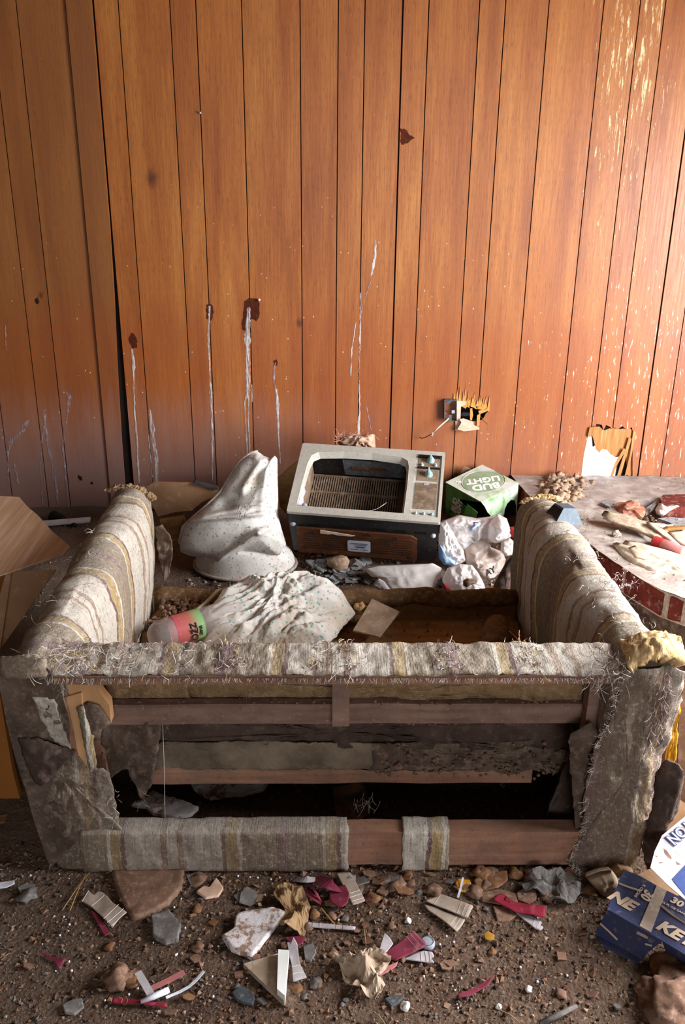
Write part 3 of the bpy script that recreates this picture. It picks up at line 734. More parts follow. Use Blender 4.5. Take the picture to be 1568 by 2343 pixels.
# fabric still stapled over the top rail
vs = []; fs = []; NX2, NV = 260, 16
for i in range(NX2+1):
    x = -.67+1.31*i/NX2
    for k in range(NV+1):
        t = k/NV
        # from the rough front lip over the rail to the back edge
        v = -.004+.128*t; z = .560+.014*t-.012*max(0, t-.85)/.15
        q = V((x*10, v*10, 0)); r = max(0, fb(q, 1.3, 5))
        z += .005*fb(q, 2.2, 1)+.004*max(0, nz(q, 5, 2)); v += .004*nz(q, 4, 7)*(k == 0 or k == NV)
        if k == 0: z -= .004+.004*nz(q, 9, 2)
        vs.append(V((x, v, z)))
for i in range(NX2):
    for k in range(NV): a = i*(NV+1)+k; fs.append((a, a+1, a+NV+2, a+NV+1))
cover = part('rail_cover', (vs, fs), 'fabric_rail', top_rail, smooth=True, label='frayed striped fabric strip over the back top rail'); solid(cover, .004, -1)
# padding seen under the rail: foam slabs hanging behind the stile
def slab(name, px, Yt, Yb, mat, seed, amp=.008, parent=None, n=80, rings=10):
    y0 = min(p[1] for p in px); y1 = max(p[1] for p in px)
    Yf = lambda x, y: Yt+(Yb-Yt)*(y-y0)/(y1-y0)
    return rag(px, Yf, amp, mat, name, parent, seed, .006, rings, n)
slab('foam_slab', [(236, 1552), (420, 1552), (438, 1607), (250, 1612)], 1.79, 1.80, 'foam_tan', 2, .006)
slab('foam_slab', [(414, 1552), (900, 1548), (1395, 1540), (1380, 1606), (1050, 1611), (800, 1613), (438, 1609)], 1.795, 1.81, 'foam_tan', 5, .008, n=140)
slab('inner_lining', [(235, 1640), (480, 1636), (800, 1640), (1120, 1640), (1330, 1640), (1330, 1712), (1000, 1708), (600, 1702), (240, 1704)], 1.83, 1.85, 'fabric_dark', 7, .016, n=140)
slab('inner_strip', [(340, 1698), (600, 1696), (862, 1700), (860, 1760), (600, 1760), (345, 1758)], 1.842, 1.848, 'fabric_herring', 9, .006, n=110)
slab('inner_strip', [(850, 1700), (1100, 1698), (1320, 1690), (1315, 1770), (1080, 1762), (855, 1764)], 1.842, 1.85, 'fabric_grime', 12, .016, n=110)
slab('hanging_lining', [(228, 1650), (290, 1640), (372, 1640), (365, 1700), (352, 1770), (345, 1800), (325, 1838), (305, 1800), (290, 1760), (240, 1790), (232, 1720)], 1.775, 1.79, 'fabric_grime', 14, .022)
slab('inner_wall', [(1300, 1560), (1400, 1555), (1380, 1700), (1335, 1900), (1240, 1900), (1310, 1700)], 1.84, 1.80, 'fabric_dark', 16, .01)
# rubble and fluff caught in the lining
mb = MB(); rn = random.Random(4)
for k in range(240):
    x = rn.uniform(860, 1300); y = rn.triangular(1690, 1785, 1755); mb.rock(S(x, y, 1.835), rn.uniform(.001, .0055), k, 1, .8, .6)
for k in range(120):
    x = rn.uniform(330, 1250); y = rn.uniform(1640, 1660); mb.rock(S(x, y, 1.825), rn.uniform(.001, .005), k, 1, .8, .6)
for k in range(70):
    x = rn.uniform(240, 1380); y = rn.uniform(1602, 1614); mb.rock(S(x, y, 1.775), rn.uniform(.001, .005), k, 1, .8, .6)
part('lint_clumps', mb, 'chip_brown', kind='stuff')

# --- fabric on the arm fronts
rag([(1424, 1533), (1480, 1528), (1540, 1524), (1566, 1536), (1560, 1600), (1546, 1640), (1530, 1700), (1510, 1760), (1484, 1850), (1462, 1960), (1436, 2004), (1400, 1992), (1336, 1996), (1306, 1990), (1300, 1962), (1322, 1935), (1336, 1870), (1340, 1800), (1360, 1720), (1380, 1672), (1402, 1632), (1412, 1600), (1416, 1560)],
    lambda x, y: 1.708, .012, 'fabric_front', 'arm_front_fabric', armR, 21, .005, 12, 130, .012)
rag([(1352, 1655), (1368, 1668), (1352, 1730), (1345, 1800), (1345, 1900), (1330, 1935), (1316, 1890), (1308, 1790), (1302, 1680)], lambda x, y: 1.728, .012, 'fabric_grime', 'torn_strip', armR, 23, .004)
rag([(1502, 1768), (1530, 1742), (1556, 1752), (1568, 1775), (1552, 1840), (1532, 1888), (1514, 1940), (1500, 1996), (1482, 1990), (1472, 1955), (1486, 1860)], lambda x, y: 1.69-.0004*(x-1500), .016, 'fabric_dark', 'torn_flap', armR, 25, .005, 10, 70, .02)
rag([(1546, 1632), (1556, 1612), (1550, 1680), (1546, 1720), (1538, 1764), (1518, 1766)], lambda x, y: 1.735, .004, 'foam_yellow', 'foam_strip', armR, 26, .012, 5, 30)
# foam bared on the right arm
def chunk(poly, Y, th, mat, name, parent, seed, amp=.01):
    pl_ = lambda x, y: S(x, y, Y)
    f1 = lambda x, y, t, p: V((.004*nz(p, 40, seed), -th*.5*(1-t**4)+amp*fb(p, 30, seed), .004*nz(p, 40, seed+3)))
    f2 = lambda x, y, t, p: V((0, th*.5*(1-t**6)+th*.6, 0))
    vs, fs = patch(poly, pl_, f1, 9, 60, back=f2)
    return part(name, (vs, fs), mat, parent, smooth=True)
mb = MB()
for i in range(19):
    pass
vs = []; fs = []; nx_, ny_ = 34, 16
A0 = [S(1432, 1526, 1.70), S(1568, 1516, 1.705)]; B0 = [S(1418, 1470, 1.80), S(1556, 1462, 1.81)]
for i in range(nx_+1):
    for k in range(ny_+1):
        s = i/nx_; t = k/ny_
        p = A0[0].lerp(A0[1], s).lerp(B0[0].lerp(B0[1], s), t)
        h = .028*math.sin(math.pi*min(1, t*1.4+.12)/1.12)*(1-.5*abs(2*s-1)**3)+.018*math.sin(math.pi*s)
        vs.append(p+V((0, -.012*(1-t)**4, h+.007*fb(p, 55, 3)+.004*fb(p, 140, 1))))
for i in range(nx_):
    for k in range(ny_): a = i*(ny_+1)+k; fs.append((a, a+ny_+1, a+ny_+2, a+1))
o = part('bared_foam', (vs, fs), 'foam_ochre', armR, smooth=True); solid(o, .03, -1)
# left arm front
rag([(0, 1545), (60, 1548), (150, 1550), (156, 1580), (126, 1600), (80, 1596), (92, 1640), (120, 1690), (166, 1716), (185, 1722), (204, 1740), (208, 1760), (240, 1758), (258, 1790), (264, 1840), (278, 1905), (300, 1918), (330, 1935), (330, 1992), (235, 1998), (150, 1998), (112, 1962), (90, 1880), (60, 1760), (30, 1660), (8, 1600)],
    lambda x, y: 1.700, .012, 'fabric_front_left', 'arm_front_fabric', armL, 31, .005, 14, 150, .01)
rag([(40, 1690), (90, 1688), (150, 1712), (178, 1716), (150, 1742), (112, 1785), (92, 1800), (70, 1770)], lambda x, y: 1.680, .01, 'fabric_dark', 'folded_flap', armL, 33, .005, 8, 60, .012)
rag([(74, 1592), (126, 1600), (140, 1650), (164, 1716), (120, 1692), (92, 1640)], lambda x, y: 1.686, .005, 'lining_pale', 'lining_patch', armL, 35, .004, 6, 40)
rag([(178, 1618), (190, 1612), (214, 1690), (220, 1756), (206, 1764), (199, 1730)], lambda x, y: 1.684, .004, 'fabric_band', 'fabric_tongue', armL, 37, .004, 6, 40, .006)
rag([(182, 1615), (202, 1606), (224, 1612), (240, 1632), (254, 1654), (236, 1664), (226, 1690), (216, 1690)], lambda x, y: 1.692, .006, 'fabric_grime', 'fabric_tongue', armL, 39, .004, 6, 50, .006)
rag([(0, 1502), (60, 1500), (108, 1508), (106, 1548), (50, 1552), (0, 1550)], lambda x, y: 1.70-.0002*(x), .004, 'fabric_welt', 'arm_front_welt', armL, 41, .006, 6, 50, .02)
# fabric wraps on the base rail
def wrap(x0, x1, mat, name, seed, d=.006):
    vs = []; fs = []; n = max(20, int((x1-x0)/.008)); Pf = [(.052, .06), (.052, .118), (.03, .124), (.0, .122), (-.008, .11), (-.010, .07), (-.010, .03), (-.006, .004), (.02, .0)]
    Pf = smooth_prof(Pf, 3)
    for i in range(n+1):
        x = x0+(x1-x0)*i/n
        for j, (v, z) in enumerate(Pf):
            q = V((x*9, v*9, z*9)); e = d*fb(q, 1.5, seed)
            xx = x+.008*nz((z*30, v*30, seed), 1)*(i == 0 or i == n)
            vs.append(V((xx, v-abs(e)*.8, z+e*.5-(.012*nz((x*25, 0, seed), 1) if j == len(Pf)-1 else 0))))
    m_ = len(Pf)
    for i in range(n):
        for k in range(m_-1): a = i*m_+k; fs.append((a, a+m_, a+m_+1, a+1))
    o = part(name, (vs, fs), mat, base, smooth=True); solid(o, .003, 1); return o
wrap(-.625, .022, 'fabric_base', 'rail_wrap', 3); wrap(.155, .268, 'fabric_band', 'rail_wrap', 8)
slab('base_flap', [(390, 1978), (445, 1978), (440, 1998), (420, 2002), (396, 1996)], 1.694, 1.694, 'fabric_base', 44, .004, base, 30, 5)

# --- seat well between the arms
vs = []; fs = []
for i in range(71):
    x = -.62+1.24*i/70
    for k in range(41):
        v = .17+.88*k/40; z = .205-.02*max(0, (v-.62)/.43)+.004*fb((x*4, v*20, 0), 2, 1)
        for c0 in (.82, .90, .965): z -= .010*math.exp(-((v-c0)/.006)**2)
        if x < -.3: z += .035*min(1, (-.3-x)/.1)*max(0, .6+fb((x*8, v*8, 0), 2, 4))
        vs.append(V((x, v, z)))
for i in range(70):
    for k in range(40): a = i*41+k; fs.append((a, a+41, a+42, a+1))
deck = part('seat_deck', (vs, fs), 'deck_wood', smooth=True); solid(deck, .01, -1)
mb = MB(); path = [V((-.62+1.24*i/40, 1.005+.006*math.sin(i*.5), .245+.004*math.sin(i*.9))) for i in range(41)]
mb.tube(path, [.032+.004*math.sin(i*1.7)*.6 for i in range(41)], 16); part('seat_front_roll', mb, 'deck_fabric', smooth=True)
mb = MB(); mb.box((-.62, .985, .06), (.62, 1.02, .235)); part('seat_front_rail', mb, 'deck_wood')
mb = MB(); mb.tube([V((.535, .86, .215)), V((.52, .80, .225)), V((.50, .70, .225)), V((.50, .6, .22))], [.04, .045, .045, .04], 14); part('stuffing_roll', mb, 'deck_fabric', smooth=True)
mb = MB(); rn = random.Random(12)
for k in range(420):
    x = rn.triangular(-.61, -.2, -.56); v = rn.uniform(.78, 1.0); mb.rock((x, v, .235+.02*rn.random()), rn.uniform(.003, .011), k, 1, .8, .6)
for k in range(130):
    x = rn.uniform(-.1, .6); v = rn.uniform(.8, .99); mb.rock((x, v, .198), rn.uniform(.0015, .005), k, 1, .8, .6)
part('seat_crumbs', mb, 'chip_brown', deck, kind='stuff')

# --- loose threads
def thread(mb, p, d, L, r=.0005, curl=.5, grav=.4, seg=10):
    """one loose yarn end: a smoothly turning curl that sags under its weight"""
    seg = max(5, seg); d = V(d).normalized(); path = [V(p)]; st_ = L/seg
    ax = V((random.gauss(0, 1), random.gauss(0, 1), random.gauss(0, 1))).normalized(); om = random.uniform(.2, 1.0)*curl
    for k in range(seg):
        d = Matrix.Rotation(om, 3, ax) @ d
        d = (d+V((0, 0, -grav*.18))).normalized(); path.append(path[-1]+d*st_)
    mb.tube(path, r, 3, False)
R_ = random.Random(5); random.seed(11)
tw, to_, tp_, tg = MB(), MB(), MB(), MB()
for k in range(900):       # fringe and loops along the rail lip
    x = random.uniform(-.655, .63)
    mb = random.choices([tw, to_, tp_, tg], [5, 1.2, 2, 3])[0]
    thread(mb, (x, -.008, .552), (random.uniform(-.3, .3), -.5, -1), random.uniform(.004, .015), .00045, .35, .5, 3)
for k in range(900):       # pulled yarn on top of the rail, in clusters
    c = random.choice([-.60, -.56, -.52, -.47, -.42, -.36, -.27, -.24, -.06, 0.0, .02, .24, .26, .42, .45, .62, .0, -.25])
    x = c+random.gauss(0, .016); v = random.uniform(.0, .115)
    mb = random.choices([tw, to_, tp_], [4, 1.5, 2.2])[0]
    thread(mb, (x, v, .565+.012*v/.12), (random.uniform(-.3, .3), random.choice([-1, 1]), .05), random.uniform(.012, .045), .0006, .45, .35, 8)
for k in range(160):       # left corner tangle
    p = V((random.uniform(-.70, -.56), random.uniform(-.01, .1), .585)); thread(random.choice([tw, tw, to_, tp_]), p, (random.uniform(-1, 1), random.uniform(-1, .3), .0), random.uniform(.02, .07), .00055, .6, .5, 9)
for k in range(150):       # right corner tangle and the hanging tuft
    p = V((random.uniform(.56, .64), random.uniform(-.015, .04), random.uniform(.53, .6))); thread(random.choice([tw, tw, tg]), p, (random.uniform(-.6, .6), -.4, random.choice([-1.0, -1.2, .5])), random.uniform(.015, .06), .00055, .6, .6, 8)
for k in range(260):       # ragged inner edge of the right front fabric
    t = random.random(); px_ = [(1418, 1560), (1400, 1640), (1375, 1690), (1345, 1790), (1338, 1900), (1305, 1975), (1330, 1995)]
    i = min(5, int(t*6)); f_ = t*6-i; a, b = px_[i], px_[i+1]
    p = S(a[0]+(b[0]-a[0])*f_+random.uniform(-3, 6), a[1]+(b[1]-a[1])*f_, 1.69); thread(random.choice([tg, tg, tw]), p, (-1, -.3, random.uniform(-.8, .5)), random.uniform(.006, .022), .0005, .6, .5, 5)
for k in range(160):
    px_ = random.choice([(1515, 1560), (1500, 1600), (1495, 1640), (1490, 1690), (1530, 1560), (1520, 1610), (1510, 1660)])
    thread(random.choice([tg, tw, tp_]), S(px_[0]+random.gauss(0, 5), px_[1]+random.gauss(0, 18), 1.69), (random.uniform(-.4, .4), -.4, -1), random.uniform(.01, .03), .0005, .5, .6, 5)
for k in range(70):       # left corner rags
    px_ = random.choice([(110, 1555), (140, 1575), (115, 1985), (130, 1990), (268, 1880), (262, 1830), (325, 1830)])
    thread(random.choice([tg, tg, tw]), S(px_[0]+random.gauss(0, 8), px_[1]+random.gauss(0, 10), 1.685), (random.uniform(-1, 1), -.4, random.uniform(-1, .4)), random.uniform(.008, .025), .0005, .6, .5, 5)
for k in range(120):       # arm top frays
    s_ = random.choice([-1, 1, 1]); v = random.choice([.34, .22, .52, .13, .70]) + random.gauss(0, .015); x = s_*random.uniform(.62, .75)
    thread(random.choice([tw, tg, tp_]), (x, v, .615), (random.uniform(-1, 1), random.uniform(-.4, .4), .3), random.uniform(.012, .035), .0005, .6, .5, 6)
for k in range(70):        # big frayed tear on the right arm
    v = .335+random.gauss(0, .03); x = .715+random.gauss(0, .03)
    thread(random.choice([tw, tw, tp_]), (x, v, .618), (random.uniform(-1, 1), random.uniform(-1, 1), .5), random.uniform(.012, .035), .0005, .9, .8, 9)
for k in range(60):        # wisps hanging in the opening
    px_ = random.choice([(375, 1650), (820, 1830), (850, 1830), (560, 1600), (300, 1680), (330, 1690)])
    thread(tg, S(px_[0]+random.gauss(0, 10), px_[1]+random.gauss(0, 10), 1.79), (random.uniform(-.4, .4), 0, -1), random.uniform(.02, .06), .0006, .4, .5, 6)
tw.tube([S(372, 1650, 1.77), S(376, 1760, 1.765), S(378, 1880, 1.76)], .0006, 3, False)
for mb, mt in ((tw, 'thread_white'), (to_, 'thread_ochre'), (tp_, 'thread_purple'), (tg, 'thread_grey')): part('loose_threads', mb, mt, kind='stuff')
# ================================================================== TELEVISION
def rot3(y, p, r):
    return Matrix.Rotation(y, 3, 'Z') @ Matrix.Rotation(p, 3, 'X') @ Matrix.Rotation(r, 3, 'Y')
tv = empty('television', (.078, 3.154, .369), 'old silver and black television tipped on its back, picture tube missing', 'television', rot=rot3(-.086, -1.121, .045))
W2, TH = .30, .40
def tvp(name, mb, mat, parent=None, smooth=False, label=None, kind=None): return ob(name, mb.v, mb.f, mat, parent or tv, local=True, smooth=smooth, label=label, kind=kind)
def P2(pts, y): return [V((a, y, b)) for a, b in pts]
def rrect(x0, z0, x1, z1, r, n=6, bul=0):
    out = []
    for cx, cz, a0 in ((x1-r, z0+r, -90), (x1-r, z1-r, 0), (x0+r, z1-r, 90), (x0+r, z0+r, 180)):
        for k in range(n+1):
            a = math.radians(a0+90*k/n); out.append((cx+r*math.cos(a), cz+r*math.sin(a)))
    return out
opening = [(-.268, .035), (.158, .035), (.160, .20), (.158, .30), (.150, .335), (.125, .352), (.0, .366), (-.12, .364), (-.225, .352), (-.252, .33), (-.262, .28), (-.267, .16)]
outer = rrect(-W2, 0, W2, TH, .008, 3)
# cabinet shell: walls only, open in front
mb = MB()
mb.box((-W2, .012, 0), (W2, .06, .006)); mb.box((-W2, .012, TH-.006), (W2, .06, TH)); mb.box((-W2, .012, 0), (-W2+.006, .06, TH)); mb.box((W2-.006, .012, 0), (W2, .06, TH))
fr = tvp('front_frame', mb, 'tv_black')
mb = MB()
def shell(y0, a, y1, b, t=.006):
    (x0, z0, x1, z1), (u0, w0, u1, w1) = a, b
    q = [V((x0, y0, z0)), V((x1, y0, z0)), V((x1, y0, z1)), V((x0, y0, z1))]; p = [V((u0, y1, w0)), V((u1, y1, w0)), V((u1, y1, w1)), V((u0, y1, w1))]
    mb.add(q+p, [(0, 1, 5, 4), (1, 2, 6, 5), (2, 3, 7, 6), (3, 0, 4, 7)])
shell(.06, (-.292, .008, .292, .392), .235, (-.285, .012, .285, .385)); shell(.235, (-.285, .012, .285, .385), .262, (-.20, .05, .20, .33))
cab = tvp('cabinet', mb, 'tv_black'); solid(cab, .006, -1)
mb = MB().prism(P2(outer, 0), (0, .012, 0), [P2(opening, 0), P2([(.182, .028), (.182, .378), (.288, .378), (.288, .028)], 0)])
bez = tvp('bezel', mb, 'tv_silver')
# sloping inner frame of the screen opening
cx, cz = -.055, .2
inn = [(cx+(x-cx)*.955, cz+(z-cz)*.94) for x, z in opening]
k = len(opening); mb = MB().add(P2(opening, .0)+P2(inn, .03), [(i, (i+1) % k, k+(i+1) % k, k+i) for i in range(k)])
o = tvp('screen_surround', mb, 'tv_silver'); solid(o, .003)
# control strip
cp = tvp('control_panel', MB().box((.182, .006, .028), (.288, .02, .378)), 'tv_silver')
tvp('control_well', MB().prism(P2([(.194, .306), (.278, .306), (.278, .372), (.194, .372)], .004), (0, .003, 0)), 'tv_slat', cp)
tvp('control_well', MB().prism(P2([(.194, .228), (.276, .228), (.276, .294), (.194, .294)], .004), (0, .003, 0)), 'tv_slat', cp)
tvp('trim_bar', MB().box((.19, -.002, .296), (.282, .004, .303)), 'tv_black', cp)
tvp('trim_bar', MB().box((.19, -.002, .36), (.282, .004, .374)), 'tv_black', cp)
def knob(x, z, r, h, mat='tv_knob', fin=True):
    M = Matrix.Translation((x, .003, z)) @ Matrix.Rotation(math.radians(90), 4, 'X')
    mb = MB().lathe([(0, 0), (r, 0), (r*.95, h*.4), (r*.6, h*.45), (r*.55, h), (0, h)], 16, M)
    if fin: mb.box((x-.003, .003-h*1.5, z-r*.9), (x+.003, .003-h*.5, z+r*.9))
    return tvp('knob', mb, mat, cp)
knob(.243, .345, .016, .02); knob(.24, .262, .016, .02); knob(.209, .316, .007, .012, fin=False); knob(.264, .318, .007, .012, 'tv_foot', False)
for x in (.203, .234, .266): knob(x, .044, .006, .012, fin=False)
mb = MB()
for i in range(27): z = .072+.138*i/26; mb.box((.192, .001, z-.0016), (.277, .006, z+.0016))
tvp('speaker_grille', mb, 'tv_slat', cp, kind='stuff')
tvp('emblem', MB().box((.224, .0, .2), (.244, .004, .212)), 'tv_foot', cp)
# inside: slotted back, dark plate, side liner
mb = MB()
for i in range(46):
    x = -.262+.47*i/46
    mb.box((x, .165, .05), (x+.006, .170, .385))
for z in (.06, .17, .28, .38): mb.box((-.265, .163, z-.004), (.215, .172, z+.004))
tvp('slotted_back', mb, 'tv_slat', kind='stuff')
tvp('back_cover', MB().box((-.28, .18, .015), (.28, .184, .384)), 'tv_dark_inside')
tvp('chassis_plate', MB().prism([V((-.13, .06, .376)), V((.13, .06, .376)), V((.14, .145, .376)), V((-.12, .145, .376))], (0, 0, .004)), 'slate_dark')
tvp('chassis_bar', MB().box((-.09, .095, .366), (.06, .103, .376)), 'tv_board')
tvp('side_liner', MB().prism([V((-.262, .03, .04)), V((-.262, .165, .03)), V((-.262, .165, .38)), V((-.262, .03, .36))], (.004, 0, 0)), 'tv_slat')
tvp('floor_liner', MB().prism([V((-.262, .04, .022)), V((.15, .04, .022)), V((.15, .165, .03)), V((-.262, .165, .03))], (0, 0, .004)), 'tv_slat')
tvp('circuit_bracket', MB().box((.12, .09, .05), (.15, .16, .30)), 'tv_black')
tvp('glass_remnant', MB().prism([V((-.262, .01, .045)), V((-.24, .012, .05)), V((-.25, .014, .10)), V((-.245, .012, .13)), V((-.262, .01, .17))], (0, .003, 0)), 'white_gloss')
tvp('knocked_cap', MB().rock((-.235, .002, .042), .011, 3, 2, .7, .1), 'tv_foot', smooth=True)
# underside with perforated board, feet, sticker
ub = tvp('underside_board', MB().prism([V((-.265, .085, -.004)), V((.19, .085, -.004)), V((.215, .105, -.004)), V((.215, .232, -.004)), V((-.265, .232, -.004))], (0, 0, .01)), 'tv_board')
mb = MB()
for r in range(7):
    for i in range(58):
        x = -.235+.43*i/57; y = .118+.0135*r
        if -.06 < x < .03 and .13 < y < .2: continue
        mb.box((x-.0016, y-.0022, -.0052), (x+.0016, y+.0022, -.0040))
tvp('perforations', mb, 'slot_dark', ub, kind='stuff')
st_ = tvp('sticker', MB().prism(P2(rrect(-.062, .135, .03, .2, .008, 3), 0), (0, .001, 0)), 'paper_label', ub)
for v in st_.data.vertices: v.co = V((v.co.x, v.co.z, -.0062-v.co.y))
for i, (a, b, y) in enumerate(((-.05, .02, .15), (-.035, .015, .158), (-.03, .012, .168), (-.03, .005, .173), (-.05, -.02, .185), (0, .02, .185))): tvp('printed_line', MB().box((a, y-.0015, -.0085), (b, y+.0015, -.0074)), 'ink_grey', st_)
tvp('torn_label', MB().prism([V((x, y, -.0062)) for x, y in ((-.17, .088), (-.03, .106), (-.045, .112), (-.1, .112), (-.12, .106), (-.14, .11), (-.17, .108))], (0, 0, .002)), 'paper_torn', ub)
for x, y in ((-.20, .11), (.005, .098), (.022, .098), (.13, .105), (.19, .215), (-.24, .20)): tvp('screw_hole', MB().lathe([(.007, -.0052), (.007, -.003), (0, -.003)], 10, Matrix.Translation((x, y, -.0008))), 'slot_dark', ub)
for x, y in ((-.279, .07), (.276, .078)): tvp('foot', MB().lathe([(0, -.014), (.006, -.013), (.01, -.008), (.011, 0)], 14, Matrix.Translation((x, y, .006))), 'tv_foot', smooth=True)
mb = MB()
for x0 in (-.22, -.12, .04, .12, .2):
    for k in range(3): mb.box((x0, .066+.005*k, .003), (x0+.05, .068+.005*k, .0072))
tvp('vent_slots', mb, 'tv_dark_inside', cab, kind='stuff')
mb = MB(); rn = random.Random(2)
pth = [V((.05+.02*i*.3, .03+.002*i, .14-.0+.016*i+.006*math.sin(i*1.7))) for i in range(9)]
pth = [V((-.03+.014*i, .05, .05+.010*i+.008*math.sin(i*.9))) for i in range(9)]
mb.tube(pth, [.0006, .0006, .0008, .0006, .0007, .0008, .001, .002, .0006], 4); tvp('cobweb', mb, 'web', kind='stuff')

# ================================================================== COLLAPSED VINYL SEAT
cush = empty('vinyl_ottoman', on_floor(560, 1322), 'collapsed white vinyl ottoman cover, speckled with dirt, left of the television', 'ottoman')
def wp(name, vf, mat, parent, smooth=True, label=None): return ob(name, vf[0], vf[1], mat, parent, smooth=smooth, label=label)
def seg_d(x, y, a, b):
    ax, ay = a; bx, by = b; t = max(0, min(1, ((x-ax)*(bx-ax)+(y-ay)*(by-ay))/((bx-ax)**2+(by-ay)**2)))
    return math.hypot(x-ax-(bx-ax)*t, y-ay-(by-ay)*t), t
VD = V((0, -.94, .33))
creases = [((440, 1190), (610, 1172), .020, 7), ((470, 1180), (612, 1150), .014, 6), ((505, 1280), (600, 1215), .030, 9), ((600, 1215), (640, 1195), .02, 8), ((560, 1120), (600, 1060), .016, 10), ((590, 1050), (632, 1050), .012, 9), ((612, 1060), (606, 1165), .008, 12)]
def vin_front(x, y, t, p):
    b = .11*math.sqrt(max(0, 1-t*t))
    for a, c, h, wd in creases:
        d, tt = seg_d(x, y, a, c); b += 1.5*h*math.exp(-(d/(wd*.8))**2)
    d, tt = seg_d(x, y, (520, 1150), (590, 1100)); b -= .03*math.exp(-(d/22)**2)
    d, tt = seg_d(x, y, (430, 1275), (500, 1285)); b -= .02*math.exp(-(d/10)**2)
    return VD*b+V((0, 0, .003*nz(p, 18)))
vin_back = lambda x, y, t, p: V((0, 1, 0))*(.12*math.sqrt(max(0, 1-t*t)))
ypl = lambda Y0, k, yb: (lambda x, y: PY(x, y, Y0+k*(yb-y)/300))
up_poly = [(410, 1240), (418, 1205), (440, 1185), (475, 1155), (505, 1125), (520, 1100), (535, 1075), (553, 1052), (575, 1036), (590, 1033), (606, 1044), (620, 1049), (630, 1042), (635, 1050), (636, 1100), (637, 1180), (646, 1215), (655, 1245), (640, 1270), (600, 1268), (560, 1265), (530, 1275), (497, 1286), (470, 1277), (435, 1272), (412, 1262)]
wp('upper_cover', patch(up_poly, ypl(3.18, .16, 1290), vin_front, 22, 150, (560, 1190), vin_back), 'vinyl_soiled', cush)
# base drum
mb = MB(); bc = PZ(560, 1290, .125); prof = []
vs = []; fs = []; NR, NS = 10, 60
zb0 = hgt(bc.x, bc.y)
for r in range(NR+1):
    t = r/NR
    for k in range(NS):
        a = 2*math.pi*k/NS; rx = .205-.03*t; ry = .165-.03*t
        if t > .55: rx -= .02*math.sin((t-.55)/.45*math.pi*.5)
        x = bc.x+.0+rx*math.cos(a)*(1+.03*nz((math.cos(a), math.sin(a), t), 2)); y = bc.y+.03+ry*math.sin(a); z = zb0+.01+.115*t+.02*math.cos(a-2.6)*t
        vs.append(V((x, y, z)))
for r in range(NR):
    for k in range(NS): fs.append((r*NS+k, r*NS+(k+1) % NS, (r+1)*NS+(k+1) % NS, (r+1)*NS+k))
vs.append(V((bc.x, bc.y+.03, zb0+.14))); fs += [(NR*NS+k, NR*NS+(k+1) % NS, len(vs)-1) for k in range(NS)]
wp('lower_cover', (vs, fs), 'vinyl_soiled', cush)
mb = MB(); mb.tube([V((bc.x+.208*math.cos(2*math.pi*k/48), bc.y+.03+.168*math.sin(2*math.pi*k/48), zb0+.012)) for k in range(49)], .007, 8, False); mb.build('base_rim', 'vinyl_piping', cush, smooth=True)
mb = MB(); mb.tube([PY(x, y, Y) for x, y, Y in ((414, 1262, 3.19), (410, 1240, 3.19), (418, 1205, 3.2), (440, 1184, 3.22), (475, 1154, 3.23), (505, 1124, 3.24), (520, 1099, 3.26), (535, 1074, 3.27), (553, 1051, 3.29), (575, 1035, 3.3), (590, 1032, 3.31))], .005, 6); mb.build('piping', 'vinyl_piping', cush, smooth=True)

# ================================================================== BEER CARTON
box = empty('beer_carton', (.606, 3.575, .281), 'dusty green and white beer carton with torn sides, right of the television', 'carton', rot=rot3(.668, .127, -.178))
a_, b_, h_ = .235, .228, .165
def bx(name, mb, mat, parent=None, label=None): return ob(name, mb.v, mb.f, mat, parent or box, local=True, label=label)
topf = bx('top_panel', MB().box((0, 0, -.003), (a_, b_, 0)), 'beer_top')
# local +x runs to the right-back corner, +y to the left-back corner; the two near sides meet at the origin
rs = bx('side_panel', MB().prism([V((x, 0, -z)) for x, z in ((0, .003), (a_, .003), (a_, h_), (.232, h_), (.230, .12), (.217, .085), (.19, .07), (.166, .08), (.152, .105), (.15, .135), (.135, .15), (.12, h_), (.10, h_), (.085, .15), (.07, .11), (.04, .07), (.02, .03))], (0, .003, 0)), 'beer_side')
ls = bx('side_panel', MB().prism([V((0, 0, -.003)), V((0, b_, -.003)), V((0, b_, -h_)), V((0, .11, -h_)), V((0, .115, -.13)), V((0, .10, -.12)), V((0, .07, -.15)), V((0, .05, -.13)), V((0, .06, -.08)), V((0, .11, -.065)), V((0, .14, -.05)), V((0, .08, -.03))], (.003, 0, 0)), 'beer_dark')
bx('side_panel', MB().box((a_-.003, 0, -h_), (a_, b_, -.003)), 'card_inside'); bx('side_panel', MB().box((0, b_-.003, -h_), (a_, b_, -.003)), 'card_inside'); bx('bottom_panel', MB().box((0, 0, -h_), (a_, b_, -h_+.003)), 'card_inside')
bx('torn_flap', MB().prism([V((-.006, .015, -.06)), V((-.012, .075, -.04)), V((-.02, .085, -.09)), V((-.02, .02, -.12))], (.002, .002, 0)), 'beer_dark', ls)
# print: oval emblem and upside-down lettering
ov = [V((.13+.098*math.cos(t*math.pi/16), .118+.082*math.sin(t*math.pi/16), .0003)) for t in range(32)]
bx('printed_oval', MB().prism(ov, (0, 0, .0006)), printed('beer_oval', '#7f9470', '#90a280', 9, '#b4b09e', .6).m, topf)
